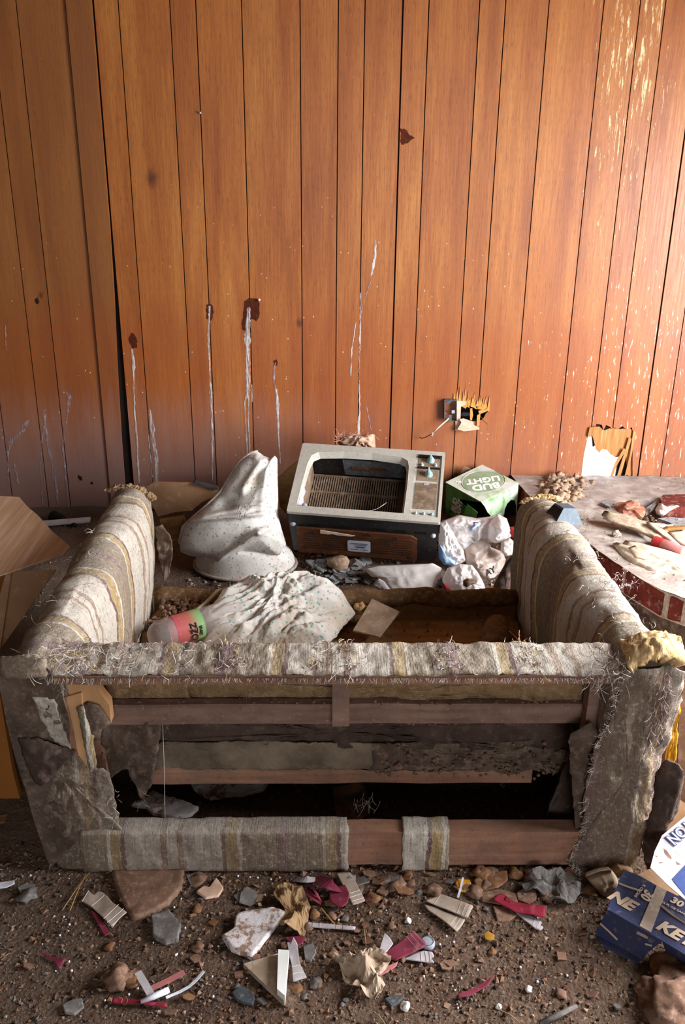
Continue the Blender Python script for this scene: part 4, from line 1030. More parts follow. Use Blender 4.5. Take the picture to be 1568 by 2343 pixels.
# text faces away from the viewer: baseline runs from right to left in the picture
dirn = V((-.6, .8, 0)); 
def tm(cx, cy, ang, z=.0012): return Matrix.Translation((cx, cy, z)) @ Matrix.Rotation(ang, 4, 'Z')
TA = math.radians(180-38+10)
text('lettering', 'BUD', 'letter_white', topf, tm(.108, .078, TA), .064, .1, .0026, .0004, True)
text('lettering', 'LIGHT', 'letter_white', topf, tm(.138, .126, TA), .056, .1, .0023, .0004, True)
text('lettering', 'BL', 'letter_white', topf, tm(.045, .185, TA), .026, .2, .001, .0004, True)
ring = [V((.13+.104*math.cos(t*math.pi/20), .118+.09*math.sin(t*math.pi/20), .0008)) for t in range(41)]
bx('printed_ring', MB().tube(ring, .0016, 4, False), 'silver_print', topf)
Ml = Matrix(((0, 0, -1, -.001), (1, 0, 0, .16), (0, 1, 0, -.09), (0, 0, 0, 1)))
Mside = Matrix.Translation((-.001, .165, -.095)) @ Matrix.Rotation(math.radians(-90), 4, 'Z') @ Matrix.Rotation(math.radians(90), 4, 'X') @ Matrix.Rotation(math.radians(80), 4, 'Z')
text('lettering', 'BUD', 'letter_white', ls, Mside, .04, .1, .0016, .0004, True)
text('lettering', 'LIGHT', 'letter_white', ls, Mside @ Matrix.Translation((.0, -.03, 0)), .036, .1, .0014, .0004, True)
Mr = Matrix.Translation((.12, -.001, -.13)) @ Matrix.Rotation(math.radians(90), 4, 'X')
text('lettering', 'B', 'letter_white', rs, Mr @ Matrix.Translation((.0, .0, 0)) @ Matrix.Rotation(.2, 4, 'Z'), .045, .1, .002, .0004, True)
text('lettering', 'D', 'letter_white', rs, Mr @ Matrix.Translation((.075, .092, 0)) @ Matrix.Rotation(.2, 4, 'Z'), .045, .1, .002, .0004, True)

# ================================================================== PLASTIC BAGS AND PAPERS
def lump(name, label, cat, poly, Y0, k, bulge, mat, seed, amp=.02, fr=9, n=150, rings=30, parent=None, backb=.05, center=None, group=None):
    yb = max(p[1] for p in poly); pl_ = ypl(Y0, k, yb)
    def f1(x, y, t, p):
        e = (1-t**6)
        w_ = V((p.x+.03*nz(p, 11, seed), p.y, p.z+.03*nz(p, 11, seed+3))); r = ridge(w_, fr, seed)*.6+ridge(w_, fr*2.2, seed+4)*.55+ridge(w_, fr*4.6, seed+7)*.28+ridge(w_, fr*9, seed+2)*.09
        return VD*(bulge*math.sqrt(max(0, 1-t*t))+amp*r*e)
    f2 = lambda x, y, t, p: V((0, .8, -.2))*(backb*math.sqrt(max(0, 1-t*t)))
    vs, fs = patch(poly, pl_, f1, rings, n, center, f2)
    return ob(name, vs, fs, mat, parent, smooth=True, label=label, cat=cat, group=group)
b1 = lump('plastic_bag', 'sheer white plastic bag with twisted knot below the beer carton', 'bag', [(1012, 1192), (1050, 1178), (1090, 1185), (1120, 1182), (1140, 1176), (1160, 1186), (1168, 1210), (1172, 1226), (1160, 1238), (1125, 1242), (1100, 1240), (1060, 1262), (1030, 1236), (1015, 1215)], 3.34, .45, .03, 'bag_white', 3, .034, 9)
lump('print', None, None, [(1084, 1194), (1100, 1194), (1101, 1200), (1092, 1206), (1078, 1216), (1074, 1210), (1086, 1202)], 3.30, .45, .012, 'bag_blue', 5, .004, parent=b1, n=24, rings=4)
lump('knot', None, None, [(1118, 1200), (1136, 1178), (1158, 1186), (1168, 1212), (1160, 1236), (1134, 1244), (1116, 1232)], 3.32, .4, .07, 'bag_white', 8, .02, 14, 50, 9, parent=b1)
b2 = lump('plastic_bag', 'white and blue printed plastic bag squeezed against the television', 'bag', [(1006, 1196), (1020, 1190), (1036, 1212), (1048, 1240), (1062, 1260), (1066, 1284), (1044, 1296), (1016, 1292), (1004, 1270), (1004, 1230)], 3.26, .45, .025, 'bag_white', 13, .032, 12)
lump('print', None, None, [(1005, 1246), (1014, 1252), (1020, 1270), (1044, 1284), (1042, 1294), (1016, 1292), (1004, 1276)], 3.22, .4, .03, 'bag_blue', 14, .01, parent=b2, n=36, rings=6)
b3 = lump('paper_bag', 'crumpled tan carrier bag with black and red print beside the right arm', 'bag', [(1062, 1256), (1090, 1234), (1106, 1224), (1116, 1236), (1124, 1252), (1150, 1262), (1158, 1280), (1150, 1310), (1136, 1330), (1112, 1345), (1092, 1320), (1066, 1290)], 3.18, .5, .04, 'bag_tan', 17, .026, 8)
def letters(s, x, y, Y, size, ang, mat, parent, sh=0, bold=.001):
    o = PY(x, y, Y); M = frame(o, CR*math.cos(ang)-CU*math.sin(ang), CR*math.sin(ang)+CU*math.cos(ang))
    return text('lettering', s, mat, parent, M, size, sh, bold, .0005)
letters('AY', 1122, 1308, 3.05, .032, math.radians(-28), 'letter_black', b3, .1)
b4 = lump('plastic_bag', 'crumpled thin white plastic bag behind the seat roll with red print', 'bag', [(1012, 1326), (1024, 1300), (1050, 1290), (1080, 1292), (1096, 1312), (1108, 1336), (1112, 1352), (1060, 1356), (1020, 1354)], 3.02, .4, .025, 'bag_white', 23, .03, 11)
lump('print', None, None, [(1014, 1334), (1024, 1340), (1032, 1352), (1018, 1354)], 2.97, .3, .01, 'letter_red', 24, .003, parent=b4, n=20, rings=4)
letters('WE', 1004, 1336, 2.955, .02, math.radians(-60), 'letter_black', b4); letters('ED', 1014, 1350, 2.955, .016, math.radians(-60), 'letter_black', b4)
lump('brown_leather_scrap', 'small curled brown leather scrap inside the thin white bag', 'scrap', [(1060, 1330), (1070, 1324), (1086, 1326), (1090, 1334), (1078, 1338), (1068, 1344), (1060, 1340)], 2.94, .2, .012, 'chip_brown', 31, .004, 20, 30, 6)
lump('white_napkin', 'torn white napkin beside the plastic bags near right arm', 'napkin', [(1148, 1238), (1166, 1230), (1180, 1242), (1174, 1270), (1158, 1274), (1146, 1262)], 3.2, .4, .012, 'paper_sheet', 33, .012, 12, 40, 8)
lump('red_plastic', 'bright red plastic scrap wedged behind the right arm', 'plastic', [(1166, 1206), (1180, 1204), (1192, 1212), (1190, 1228), (1176, 1234), (1168, 1222)], 3.3, .3, .02, 'letter_red', 35, .012, 16, 30, 6)
lump('wood_log', 'dark split piece of wood leaning against right arm inside', 'wood', [(1126, 1352), (1140, 1318), (1160, 1284), (1176, 1268), (1182, 1276), (1176, 1310), (1164, 1370), (1150, 1410), (1120, 1410)], 2.84, .3, .03, 'fabric_dark', 37, .008, 12, 40, 8)
lump('paper_sheet', 'large buckled sheet of grey-white paper lying before the television', 'paper', [(832, 1300), (860, 1293), (930, 1290), (990, 1288), (1012, 1300), (1006, 1330), (992, 1352), (890, 1352), (866, 1322), (850, 1320)], 3.05, .55, .02, 'paper_sheet', 41, .02, 5, 90, 12)
lump('folded_paper', 'folded white paper with reddish edge under the paper sheet', 'paper', [(852, 1340), (864, 1322), (880, 1330), (896, 1352), (870, 1350)], 2.98, .4, .006, 'pleat_white', 43, .006, 12, 30, 5)

# ================================================================== IN THE SEAT WELL
def flatpoly(name, label, cat, px, z, th, mat, parent=None, zf=None, group=None):
    pts = [PZ(x, y, (zf(x, y) if zf else z)) for x, y in px]
    nrm = (pts[1]-pts[0]).cross(pts[2]-pts[0]).normalized()
    if nrm.z < 0: nrm = -nrm
    return MB().prism(pts, nrm*-th).build(name, mat, parent, label=label, cat=cat, group=group)
fp = [(432, 1438), (470, 1400), (500, 1384), (530, 1362), (560, 1346), (600, 1340), (650, 1344), (705, 1342), (728, 1354), (760, 1352), (790, 1372), (805, 1392), (820, 1406), (796, 1424), (780, 1440), (772, 1456), (752, 1474), (700, 1480), (600, 1482), (520, 1482), (462, 1478), (440, 1460)]
def fl_disp(x, y, t, p):
    e = (1-t**5); ca_, sa_ = .82, .57; u_ = (p.x*ca_+p.y*sa_); v_ = (-p.x*sa_+p.y*ca_); w_ = V((u_*.42+.06*nz(p, 5), v_*1.25+.06*nz(p, 5, 3), 0)); h = .03*e+.036*ridge(w_, 9, 2)*e+.024*ridge(w_, 20, 5)*e+.011*ridge(w_, 43, 8)*e+.005*ridge(w_, 85, 3)
    h += .05*math.exp(-(seg_d(x, y, (520, 1395), (780, 1385))[0]/22)**2)*e
    return V((0, -.2*h, h))
o = ob('floral_cloth', *patch(fp, lambda x, y: PZ(x, y, .225), fl_disp, 46, 260), 'cloth_floral', smooth=True, label='crumpled cream cloth with teal and pink dots in the seat well', cat='cloth'); solid(o, .002)
mb = MB(); mb.tube([PZ(x, y, z) for x, y, z in ((405, 1430, .27), (430, 1412, .27), (470, 1380, .28), (498, 1352, .29), (515, 1346, .29))], [.004, .006, .006, .006, .003], 6)
mb.build('cloth_strap', 'canvas_pale', smooth=True, label='twisted white cloth strap beside the soda bottle', cat='strap')
mb = MB(); mb.tube([PZ(x, y, z) for x, y, z in ((420, 1400, .27), (424, 1394, .28), (450, 1390, .28))], .005, 6); 
# soda bottle
A = PZ(372, 1452, .275); B = PZ(520, 1408, .285); ax = (B-A).normalized()
bt = empty('soda_bottle', A-V((0, 0, .05)), 'empty clear plastic soda bottle with red and green label', 'bottle', rot=frame(V((0, 0, 0)), ax, V((0, 0, 1))).to_3x3())
MX = Matrix.Rotation(math.radians(90), 4, 'Y') @ Matrix.Translation((0, 0, 0))
off = bt.matrix_basis.to_3x3().inverted() @ V((0, 0, .05)) if False else Matrix(frame(V((0,0,0)), ax, V((0,0,1))).to_3x3()).inverted() @ V((0, 0, .05))
TT = Matrix.Translation(off) @ MX
r_ = .048
ob('body', *(lambda m_: (m_.v, m_.f))(MB().lathe([(0, -.045), (.02, -.043), (.036, -.032), (.045, -.015), (r_, .01), (r_, .04), (.046, .05), (.046, .13), (r_, .14), (r_, .17), (.043, .20), (.03, .235), (.018, .26), (.014, .285)], 28, TT)), 'bottle_plastic', bt, local=True, smooth=True)
lab = ob('label_band', *(lambda m_: (m_.v, m_.f))(MB().lathe([(r_+.001, .035), (r_+.001, .06), (r_+.001, .10), (r_+.001, .125)], 32, TT)), 'bottle_label', bt, local=True, smooth=True)
# lettering on the label, facing the viewer
vd = (CAM-A).normalized(); rad = (vd-ax*vd.dot(ax)).normalized(); side = rad.cross(ax)
WB = Matrix(bt.rotation_quaternion.to_matrix().to_4x4()); WB.translation = bt.location; WBI = WB.inverted()
for s_, d_, a_0, sz, mt in (('OZ', .088, -35, .03, 'letter_black'), ('Z', .088, -2, .028, 'letter_black'), ('citrus', .108, -25, .014, 'letter_black')):
    an = math.radians(a_0); rr = (rad*math.cos(an)+side*math.sin(an)).normalized()
    M = frame(A+ax*d_+rr*(r_+.0025), -rr.cross(ax)*-1 if False else rr.cross(ax), -ax)
    text('lettering', s_, mt, lab, WBI @ M, sz, .1, .0006, .0003, True)
flatpoly('tile_square', 'square beige ceramic tile lying tilted in the seat well', 'tile', [(808, 1442), (852, 1370), (914, 1399), (869, 1457)], .24, .006, 'paper_cream', zf=lambda x, y: .24+(1457-y)*.0003)
MB().rock(PZ(826, 1390, .245), .022, 3, 2, .7, .6).build('foam_crumb', 'foam_ochre', label='small orange foam crumb beside the beige tile', cat='foam')

# ================================================================== THINGS BEHIND THE SOFA
def upright(name, label, cat, px, Yf, th, mat, parent=None, group=None):
    pts = [PY(x, y, Yf(x, y)) for x, y in px]
    nrm = (pts[1]-pts[0]).cross(pts[2]-pts[0]).normalized()
    if nrm.y < 0: nrm = -nrm
    return MB().prism(pts, nrm*th).build(name, mat, parent, label=label, cat=cat, group=group)
crt = empty('wooden_crate_side', PY(420, 1170, 3.6), 'pale torn wooden box side behind the white vinyl ottoman', 'box')
upright('face_board', None, None, [(334, 1112), (350, 1105), (440, 1107), (500, 1118), (498, 1132), (460, 1150), (440, 1168), (400, 1172), (362, 1182), (345, 1150)], lambda x, y: 3.62, .02, 'card_tan', crt)
upright('top_edge', None, None, [(440, 1106), (446, 1104), (500, 1117), (498, 1121)], lambda x, y: 3.60, .03, 'slate_dark', crt)
upright('plywood_offcut', 'brown plywood panel leaning behind the left side of the television', 'panel', [(636, 1095), (662, 1070), (692, 1048), (700, 1090), (690, 1150), (660, 1180), (640, 1160)], lambda x, y: 3.72, .012, 'deck_wood')
upright('broken_lath', 'broken brown lath lying behind the left sofa arm', 'lath', [(365, 1190), (420, 1182), (428, 1210), (415, 1236), (380, 1240)], lambda x, y: 3.3, .02, 'deck_wood')
lump('foam_chunk', 'ragged tuft of pink insulation on top behind the television', 'insulation', [(772, 1012), (784, 996), (806, 992), (826, 996), (846, 992), (858, 994), (860, 1026), (820, 1030), (780, 1022)], 3.70, .1, .04, 'insulation', 51, .03, 18, 60, 9)
mb = MB(); random.seed(21)
for k in range(90): thread(mb, PY(random.uniform(770, 850), random.uniform(995, 1012), 3.68), (random.uniform(-1, 1), -.3, random.uniform(-.2, 1)), random.uniform(.02, .05), .0007, .6, .1, 5)
mb.build('insulation_fibres', 'insulation', label='wispy pink fibres over the insulation tuft', cat='fibre', kind='stuff')
upright('cardboard_scrap', 'small torn cardboard scrap behind the beer carton', 'cardboard', [(1050, 1092), (1062, 1066), (1072, 1070), (1082, 1076), (1080, 1095)], lambda x, y: 3.88, .004, 'card_brown')
# grey shards of broken tile around the television
def near(x, y, marks):
    mx, my, nm = min(marks, key=lambda q: (q[0]-x)**2+(q[1]-y)**2); dx, dy = x-mx, y-my
    rel = ('right of' if dx > 0 else 'left of') if abs(dx) > abs(dy) else ('in front of' if dy > 0 else 'behind')
    return '%s %s' % (rel, nm)
rn = random.Random(31)
def shard(name, label, cat, p, r, mat, group, rn, th=.006, flat=True):
    n = rn.randint(4, 6); a0 = rn.uniform(0, 6.28); el = rn.uniform(.5, 1.0)
    q = [V((r*math.cos(a0+2*math.pi*k/n)*rn.uniform(.7, 1.15), r*el*math.sin(a0+2*math.pi*k/n)*rn.uniform(.7, 1.15), 0)) for k in range(n)]
    M = Matrix.Rotation(rn.uniform(-.35, .35), 3, 'X') @ Matrix.Rotation(rn.uniform(-.35, .35), 3, 'Y')
    return MB().prism([V(p)+M @ v+V((0, 0, r*.25+th)) for v in q], M @ V((0, 0, -th))).build(name, mat, label=label, cat=cat, group=group)
for k in range(58):
    x = rn.triangular(672, 850, 770); y = rn.uniform(1286, 1340)
    if x < 690 and y < 1320: continue
    p = on_floor(x, y, .0); r_s = rn.uniform(.012, .034); mt = rn.choice(['slate', 'slate', 'slate', 'chip_grey'])
    lb = '%s %s tile shard %s' % ('tiny' if r_s < .018 else 'small' if r_s < .026 else 'broad', 'pale grey' if mt == 'slate' else 'brownish grey', near(x, y, [(675, 1300, 'the vinyl ottoman rim'), (692, 1330, 'the largest flat slate piece'), (778, 1288, 'the knobbly rubble lump'), (812, 1290, 'the smaller rubble lump'), (852, 1330, 'the folded white paper'), (745, 1348, 'the dotted cloth'), (840, 1302, 'the buckled paper sheet')]))
    shard('tile_shard', lb, 'shard', p, r_s, mt, 'grey tile shards before the television', rn)
flatpoly('slate_piece', 'largest flat grey slate piece beside the vinyl ottoman', 'slate', [(668, 1338), (684, 1320), (716, 1314), (716, 1330), (700, 1342)], .125, .008, 'slate')
MB().rock(on_floor(778, 1290, .02), .045, 8, 2, .7, .5).build('rubble_lump', 'rubble_tan', smooth=True, label='knobbly tan rubble lump under the television edge', cat='rubble')
MB().rock(on_floor(812, 1292, .015), .03, 9, 2, .7, .5).build('rubble_lump', 'chip_grey', label='smaller grey rubble lump under the television edge', cat='rubble')
# metal strip, bottle and boards on the floor at the left
mb = MB(); a, b = on_floor(66, 1203, .02), on_floor(205, 1192, .02); mb.prism([a, b, b+V((0, .02, .012)), a+V((0, .02, .012))], (0, 0, -.008)); mb.build('metal_strip', 'pleat_white', label='thin white metal trim strip on the floor behind left arm', cat='strip')
mb = MB(); A2 = on_floor(122, 1182, .02); B2 = on_floor(158, 1196, .015); mb.tube([A2, A2.lerp(B2, .3), A2.lerp(B2, .6), B2, B2+(B2-A2)*.4], [.028, .028, .024, .01, .009], 14); mb.build('glass_bottle', 'tv_dark_inside', smooth=True, label='dark glass bottle lying at the wall behind left arm', cat='bottle')
flatpoly('floor_board', 'grey flat board lying on floor between wall and left arm', 'board', [(100, 1216), (204, 1202), (190, 1226), (160, 1262), (140, 1250)], .10, .01, 'slate')
flatpoly('dark_board', 'dark grey flat board under the lined cardboard sheet', 'board', [(60, 1300), (140, 1268), (160, 1276), (128, 1302), (100, 1312)], .045, .03, 'slate_dark')

# cardboard at the left
flatpoly('cardboard_sheet', 'flat tan cardboard sheet with pale ruled lines, at left edge', 'cardboard', [(-60, 1132), (44, 1137), (62, 1158), (88, 1180), (118, 1214), (160, 1250), (146, 1266), (0, 1316), (-80, 1338)], .5, .004, 'card_lined', zf=lambda x, y: .50+(1316-y)*.0002)
cb = empty('cardboard_box', PZ(40, 1700, 0), 'tall tan cardboard box standing left of the sofa', 'box')
upright('front_panel', None, None, [(26, 1308), (128, 1303), (40, 1430), (-10, 1500), (-14, 1430)], lambda x, y: 2.42-(y-1303)*.0010, .004, 'card_tan', cb)
upright('side_panel', None, None, [(14, 1310), (26, 1308), (-2, 1500), (-40, 1500)], lambda x, y: 2.40-(y-1303)*.0010, .004, 'card_tan', cb)
upright('back_panel', None, None, [(-60, 1312), (15, 1308), (-20, 1540), (-90, 1540)], lambda x, y: 2.43, .004, 'board_orange', cb)
upright('wooden_board', 'orange-brown veneered board leaning on the sofa left side', 'board', [(-60, 1545), (-8, 1540), (8, 1640), (28, 1760), (52, 1852), (20, 1862), (-60, 1878)], lambda x, y: 1.95, .018, 'board_orange')
flatpoly('card_scrap', 'folded brown card scrap at the foot of orange board', 'card', [(0, 1866), (18, 1862), (10, 1880), (0, 1882)], .004, .004, 'card_brown')

# ================================================================== ON THE RIGHT ARM
gp = SM @ V((.725, .885, .612))
gr = empty('plastic_grille', gp, 'grey-blue slotted plastic vent cap sitting on the right sofa arm', 'vent cap', rot=rot3(math.radians(14), math.radians(-4), math.radians(8)))
fr_ = [(-.048, -.045, -.03), (.048, -.045, -.03), (.048, .045, -.03), (-.048, .045, -.03)]; tp2 = [(-.022, -.03, .018), (.022, -.03, .02), (.022, .03, .02), (-.022, .03, .018)]
mb = MB().add([V(p) for p in fr_+tp2], [(0, 1, 5, 4), (1, 2, 6, 5), (2, 3, 7, 6), (3, 0, 4, 7), (4, 5, 6, 7)])
gb = ob('cap_body', mb.v, mb.f, 'plastic_greyblue', gr, local=True)
def face_slots(i0, i1, i2, i3, n, parent):
    q = [V((fr_+tp2)[i]) for i in (i0, i1, i2, i3)]
    nrm = (q[1]-q[0]).cross(q[3]-q[0]).normalized()
    if nrm.dot(q[0]) < 0: nrm = -nrm
    for k in range(n):
        s = (k+.8)/(n+.6); a = q[0].lerp(q[1], s); b = q[3].lerp(q[2], s); d = (q[1]-q[0]).normalized()*.0034
        lo_, hi_ = a.lerp(b, .28), a.lerp(b, .88)
        ob('slot', *(lambda m_: (m_.v, m_.f))(MB().prism([lo_-d+nrm*.0008, lo_+d+nrm*.0008, hi_+d+nrm*.0008, hi_-d+nrm*.0008], nrm*-.002)), 'slot_dark', parent, local=True)
face_slots(3, 0, 4, 7, 6, gb); face_slots(1, 2, 6, 5, 6, gb)
q = [V(p) for p in tp2]; face_n = 5
ob('screw_boss', *(lambda m_: (m_.v, m_.f))(MB().rock((-.03, -.052, -.03), .006, 1, 1, 1, .1)), 'letter_white', gr, local=True)

# ================================================================== SOCKET ON THE WALL
sk = empty('outlet_box', PY(1030, 940, YW-.02), 'galvanised electrical outlet box hanging from broken panelling', 'outlet box')
mb = MB(); q = [PY(x, y, YW-.035) for x, y in ((1017, 917), (1045, 917), (1045, 964), (1017, 962))]; d = V((.006, .05, 0))
for i in range(4):
    a, b = q[i], q[(i+1) % 4]; mb.prism([a, b, b+d, a+d], (0, 0, .002) if abs(a.z-b.z) < .01 else (.002, 0, 0))
mb.prism([p+d for p in q], (0, .002, 0)); mb.build('metal_case', 'steel_box', sk)
upright('mounting_tab', None, None, [(1022, 920), (1034, 912), (1036, 918), (1026, 926)], lambda x, y: YW-.038, .002, 'steel_box', sk); upright('mounting_tab', None, None, [(1027, 950), (1034, 949), (1034, 958), (1027, 958)], lambda x, y: YW-.03, .004, 'steel_box', sk); upright('mounting_tab', None, None, [(1021, 959), (1034, 958), (1034, 963), (1022, 963)], lambda x, y: YW-.036, .002, 'steel_box', sk)
upright('screw_plate', None, None, [(1034, 939), (1041, 939), (1041, 946), (1034, 946)], lambda x, y: YW-.03, .004, 'tv_foot', sk)
mb = MB(); mb.tube([PY(x, y, Y) for x, y, Y in ((1029, 955, YW-.02), (1022, 962, YW-.05), (1006, 976, YW-.06), (992, 989, YW-.06))], .0032, 6); mb.tube([PY(x, y, Y) for x, y, Y in ((992, 988, YW-.06), (989, 994, YW-.06), (986, 998, YW-.06), (991, 998, YW-.06), (991, 990, YW-.06))], .0022, 5)
mb.build('white_wire', 'wire_white', sk, smooth=True)
mb = MB(); mb.tube([PY(x, y, Y) for x, y, Y in ((988, 993, YW-.06), (975, 1000, YW-.04), (966, 1003, YW-.02), (960, 1001, YW-.01))], .002, 5); mb.build('black_wire', 'wire_dark', sk, smooth=True)
upright('stud_batten', 'narrow vertical wood batten beside the outlet box', 'batten', [(1044, 917), (1066, 918), (1066, 926), (1055, 930), (1053, 985), (1042, 985)], lambda x, y: YW-.008, .006, 'ply_pink')
upright('torn_flap', 'pale torn flap of plywood below the outlet hole', 'plywood', [(1047, 982), (1054, 971), (1056, 966), (1052, 960), (1060, 957), (1084, 965), (1084, 972), (1096, 977), (1098, 982), (1080, 985), (1062, 987)], lambda x, y: YW-.02-.0006*(y-957), .004, 'ply_pink')
mb = MB()
for k in range(7): c = PY(1057+k*3.2, 948, YW+.05); mb.lathe([(.008, -.002), (.011, 0), (.008, .002)], 12, Matrix.Translation(c) @ Matrix.Rotation(math.radians(90), 4, 'Y'))
mb.build('conduit', 'steel_box', label='ribbed flexible conduit inside the outlet hole', cat='conduit')
MB().box((.35, YW+.09, .3), (.85, YW+.11, .9)).build('cavity_board', 'wall_backing', label='dark board at the back of the outlet hole', cat='board')
MB().tube([PY(459, 258, YW-.012), PY(457, 259, YW+.002)], [.004, .003], 8).build('wall_nail', 'tv_foot', label='bent nail head sticking out of the left panelling', cat='nail')
MB().tube([PY(594, 686, YW-.012), PY(593, 686, YW+.002)], [.0045, .003], 8).build('wall_nail', 'letter_white', label='pale nail beside the longest white paint drip', cat='nail')

# ================================================================== ON THE HEARTH
rn = random.Random(8); mb = MB()
for k in range(330):
    x = rn.triangular(1186, 1345, 1275); y = rn.triangular(1082, 1162, 1120)
    z = (.27 if x > 1235 else .16+.0015*(x-1186))+.06*max(0, 1-abs(x-1285)/70)*rn.uniform(.2, 1); p = PZ(x, y, z)
    if p.y > 3.88: p.y = 3.88-rn.random()*.1
    mb.rock(p, rn.uniform(.006, .022), k, 2, .85, 1.0)
mb.build('rubble_heap', 'rubble_tan', smooth=True, label='heap of crumbly tan rubble where wall meets hearth', cat='rubble', kind='stuff')
canv = lump('canvas_strip', 'long folded strip of cream canvas lying across the hearth', 'canvas', [(1376, 1178), (1384, 1168), (1420, 1174), (1456, 1186), (1490, 1198), (1530, 1212), (1590, 1250), (1600, 1275), (1568, 1258), (1520, 1246), (1470, 1222), (1430, 1206), (1388, 1192)], 3.02, .8, .025, 'canvas_cream', 61, .014, 9, 80, 8)
lump('canvas_roll', 'thin rolled canvas edge lying over the folded strip', 'canvas', [(1478, 1196), (1486, 1192), (1520, 1216), (1568, 1252), (1600, 1290), (1592, 1296), (1556, 1262), (1510, 1222)], 2.98, .6, .012, 'canvas_cream', 63, .006, 9, 60, 6)
lump('canvas_sheet', 'flat fold of cream canvas at the right edge behind the cord', 'canvas', [(1530, 1216), (1560, 1212), (1620, 1216), (1620, 1262), (1580, 1258), (1550, 1240)], 3.02, .8, .008, 'canvas_pale', 64, .006, 9, 40, 6)
cl = lump('canvas_sack', 'crumpled pale canvas sack on the hearth above the brick edge', 'sack', [(1402, 1244), (1412, 1240), (1424, 1246), (1430, 1236), (1452, 1238), (1480, 1246), (1520, 1256), (1568, 1270), (1610, 1280), (1610, 1332), (1568, 1326), (1520, 1318), (1470, 1304), (1440, 1288), (1424, 1272), (1412, 1258)], 2.80, .9, .05, 'canvas_pale', 65, .022, 9, 110, 12)
lump('pocket', None, None, [(1438, 1254), (1452, 1248), (1484, 1254), (1488, 1268), (1478, 1282), (1452, 1276)], 2.80, .7, .012, 'canvas_cream', 66, .004, 9, 40, 6, parent=cl)
A3 = PZ(1496, 1238, .305); B3 = PZ(1566, 1264, .305)
cn = empty('drink_can', A3-V((0, 0, .03)), 'red and white drink can tucked under the canvas strip', 'can')
MB().tube([A3, A3.lerp(B3, .03), A3.lerp(B3, .97), B3], [.018, .022, .022, .018], 18).build('can_body', 'pleat_pink', cn, smooth=True)
MB().tube([A3.lerp(B3, .04), A3.lerp(B3, .32)], [.0226, .0226], 18, False).build('red_band', 'letter_red', cn, smooth=True)
MB().rock(PZ(1443, 1166, .30), .055, 4, 3, .6, .45).build('broken_brick', 'brick_orange', smooth=False, label='rounded broken orange brick stub on the hearth', cat='brick')
flatpoly('brick_block', 'dusty red brick block lying at right edge of hearth', 'brick', [(1512, 1140), (1518, 1132), (1600, 1130), (1600, 1158), (1560, 1160), (1516, 1158)], .32, .06, 'brick_red')
flatpoly('slate_shard', 'bright grey slate shard leaning beside the orange brick', 'slate', [(1472, 1172), (1478, 1162), (1496, 1150), (1510, 1136), (1508, 1150), (1494, 1162), (1480, 1174)], .30, .012, 'slate')
lump('mortar_chunk', 'pale Y-shaped mortar chunk in front of the red brick block', 'mortar', [(1500, 1168), (1510, 1150), (1520, 1158), (1548, 1154), (1556, 1158), (1530, 1170), (1516, 1182), (1504, 1178)], 3.38, .3, .02, 'plaster_white', 71, .01, 16, 40, 6)
flatpoly('slate_shard', 'long dark grey slate slab at right edge of hearth', 'slate', [(1506, 1186), (1530, 1183), (1600, 1188), (1600, 1206), (1550, 1206), (1530, 1194)], .29, .012, 'slate')
flatpoly('slate_shard', 'small grey slate shard alone on the dusty hearth', 'slate', [(1376, 1150), (1386, 1146), (1398, 1148), (1396, 1160), (1384, 1154)], .305, .008, 'slate')
upright('wood_stick', 'brown wooden stick at the right edge above the canvas', 'stick', [(1516, 1214), (1530, 1208), (1600, 1204), (1600, 1214), (1530, 1218)], lambda x, y: 3.16, .02, 'deck_wood')
mb = MB()
for k in range(260):
    x = rn.uniform(1455, 1600); y = rn.uniform(1150, 1205); p = PZ(x, y, .25); mb.rock(p, rn.uniform(.004, .015), k, 1, .8, .6)
for k in range(160):
    x = rn.uniform(1290, 1600); y = rn.uniform(1095, 1330); p = PZ(x, y, .296); mb.rock(p, rn.uniform(.0015, .005), k, 1, .8, .6)
mb.build('hearth_crumbs', 'rubble_tan', label='crumbs of mortar scattered over the hearth', cat='rubble', kind='stuff')
MB().rock(PZ(1413, 1222, .305), .016, 14, 2, .8, .7).build('plaster_crumb', 'plaster_white', label='white plaster crumb on the hearth beside canvas strip', cat='plaster')
MB().rock(PZ(1562, 1170, .28), .04, 12, 2, .8, .4).build('round_stone', 'rubble_tan', label='rounded tan stone at right edge among mortar crumbs', cat='stone')

# ================================================================== CARTONS AT THE RIGHT
cbx = empty('brown_carton', PZ(1560, 1960, 0), 'crushed brown cardboard box standing right of the sofa', 'box')
upright('side_panel', None, None, [(1552, 1560), (1640, 1540), (1660, 1838), (1545, 1836), (1548, 1700)], lambda x, y: 1.86, .005, 'card_brown', cbx)
upright('folded_flap', None, None, [(1522, 1838), (1552, 1826), (1568, 1838), (1640, 1836), (1650, 1960), (1560, 1900), (1510, 1928), (1496, 1960), (1500, 1900)], lambda x, y: 1.80-.0006*(y-1830), .005, 'card_tan', cbx)
o_ = PY(1552, 1560, 1.86); MB().prism([PY(1552, 1560, 1.86), PY(1545, 1836, 1.86), PY(1545, 1836, 1.86)+V((.02, .26, 0)), PY(1552, 1560, 1.86)+V((.02, .26, 0))], (.005, 0, 0)).build('side_panel', 'card_brown', cbx)
upright('under_panel', None, None, [(1448, 2006), (1492, 1986), (1520, 2000), (1560, 2040), (1540, 2060), (1500, 2030)], lambda x, y: 1.66-.0010*(y-1990), .004, 'card_tan', cbx)
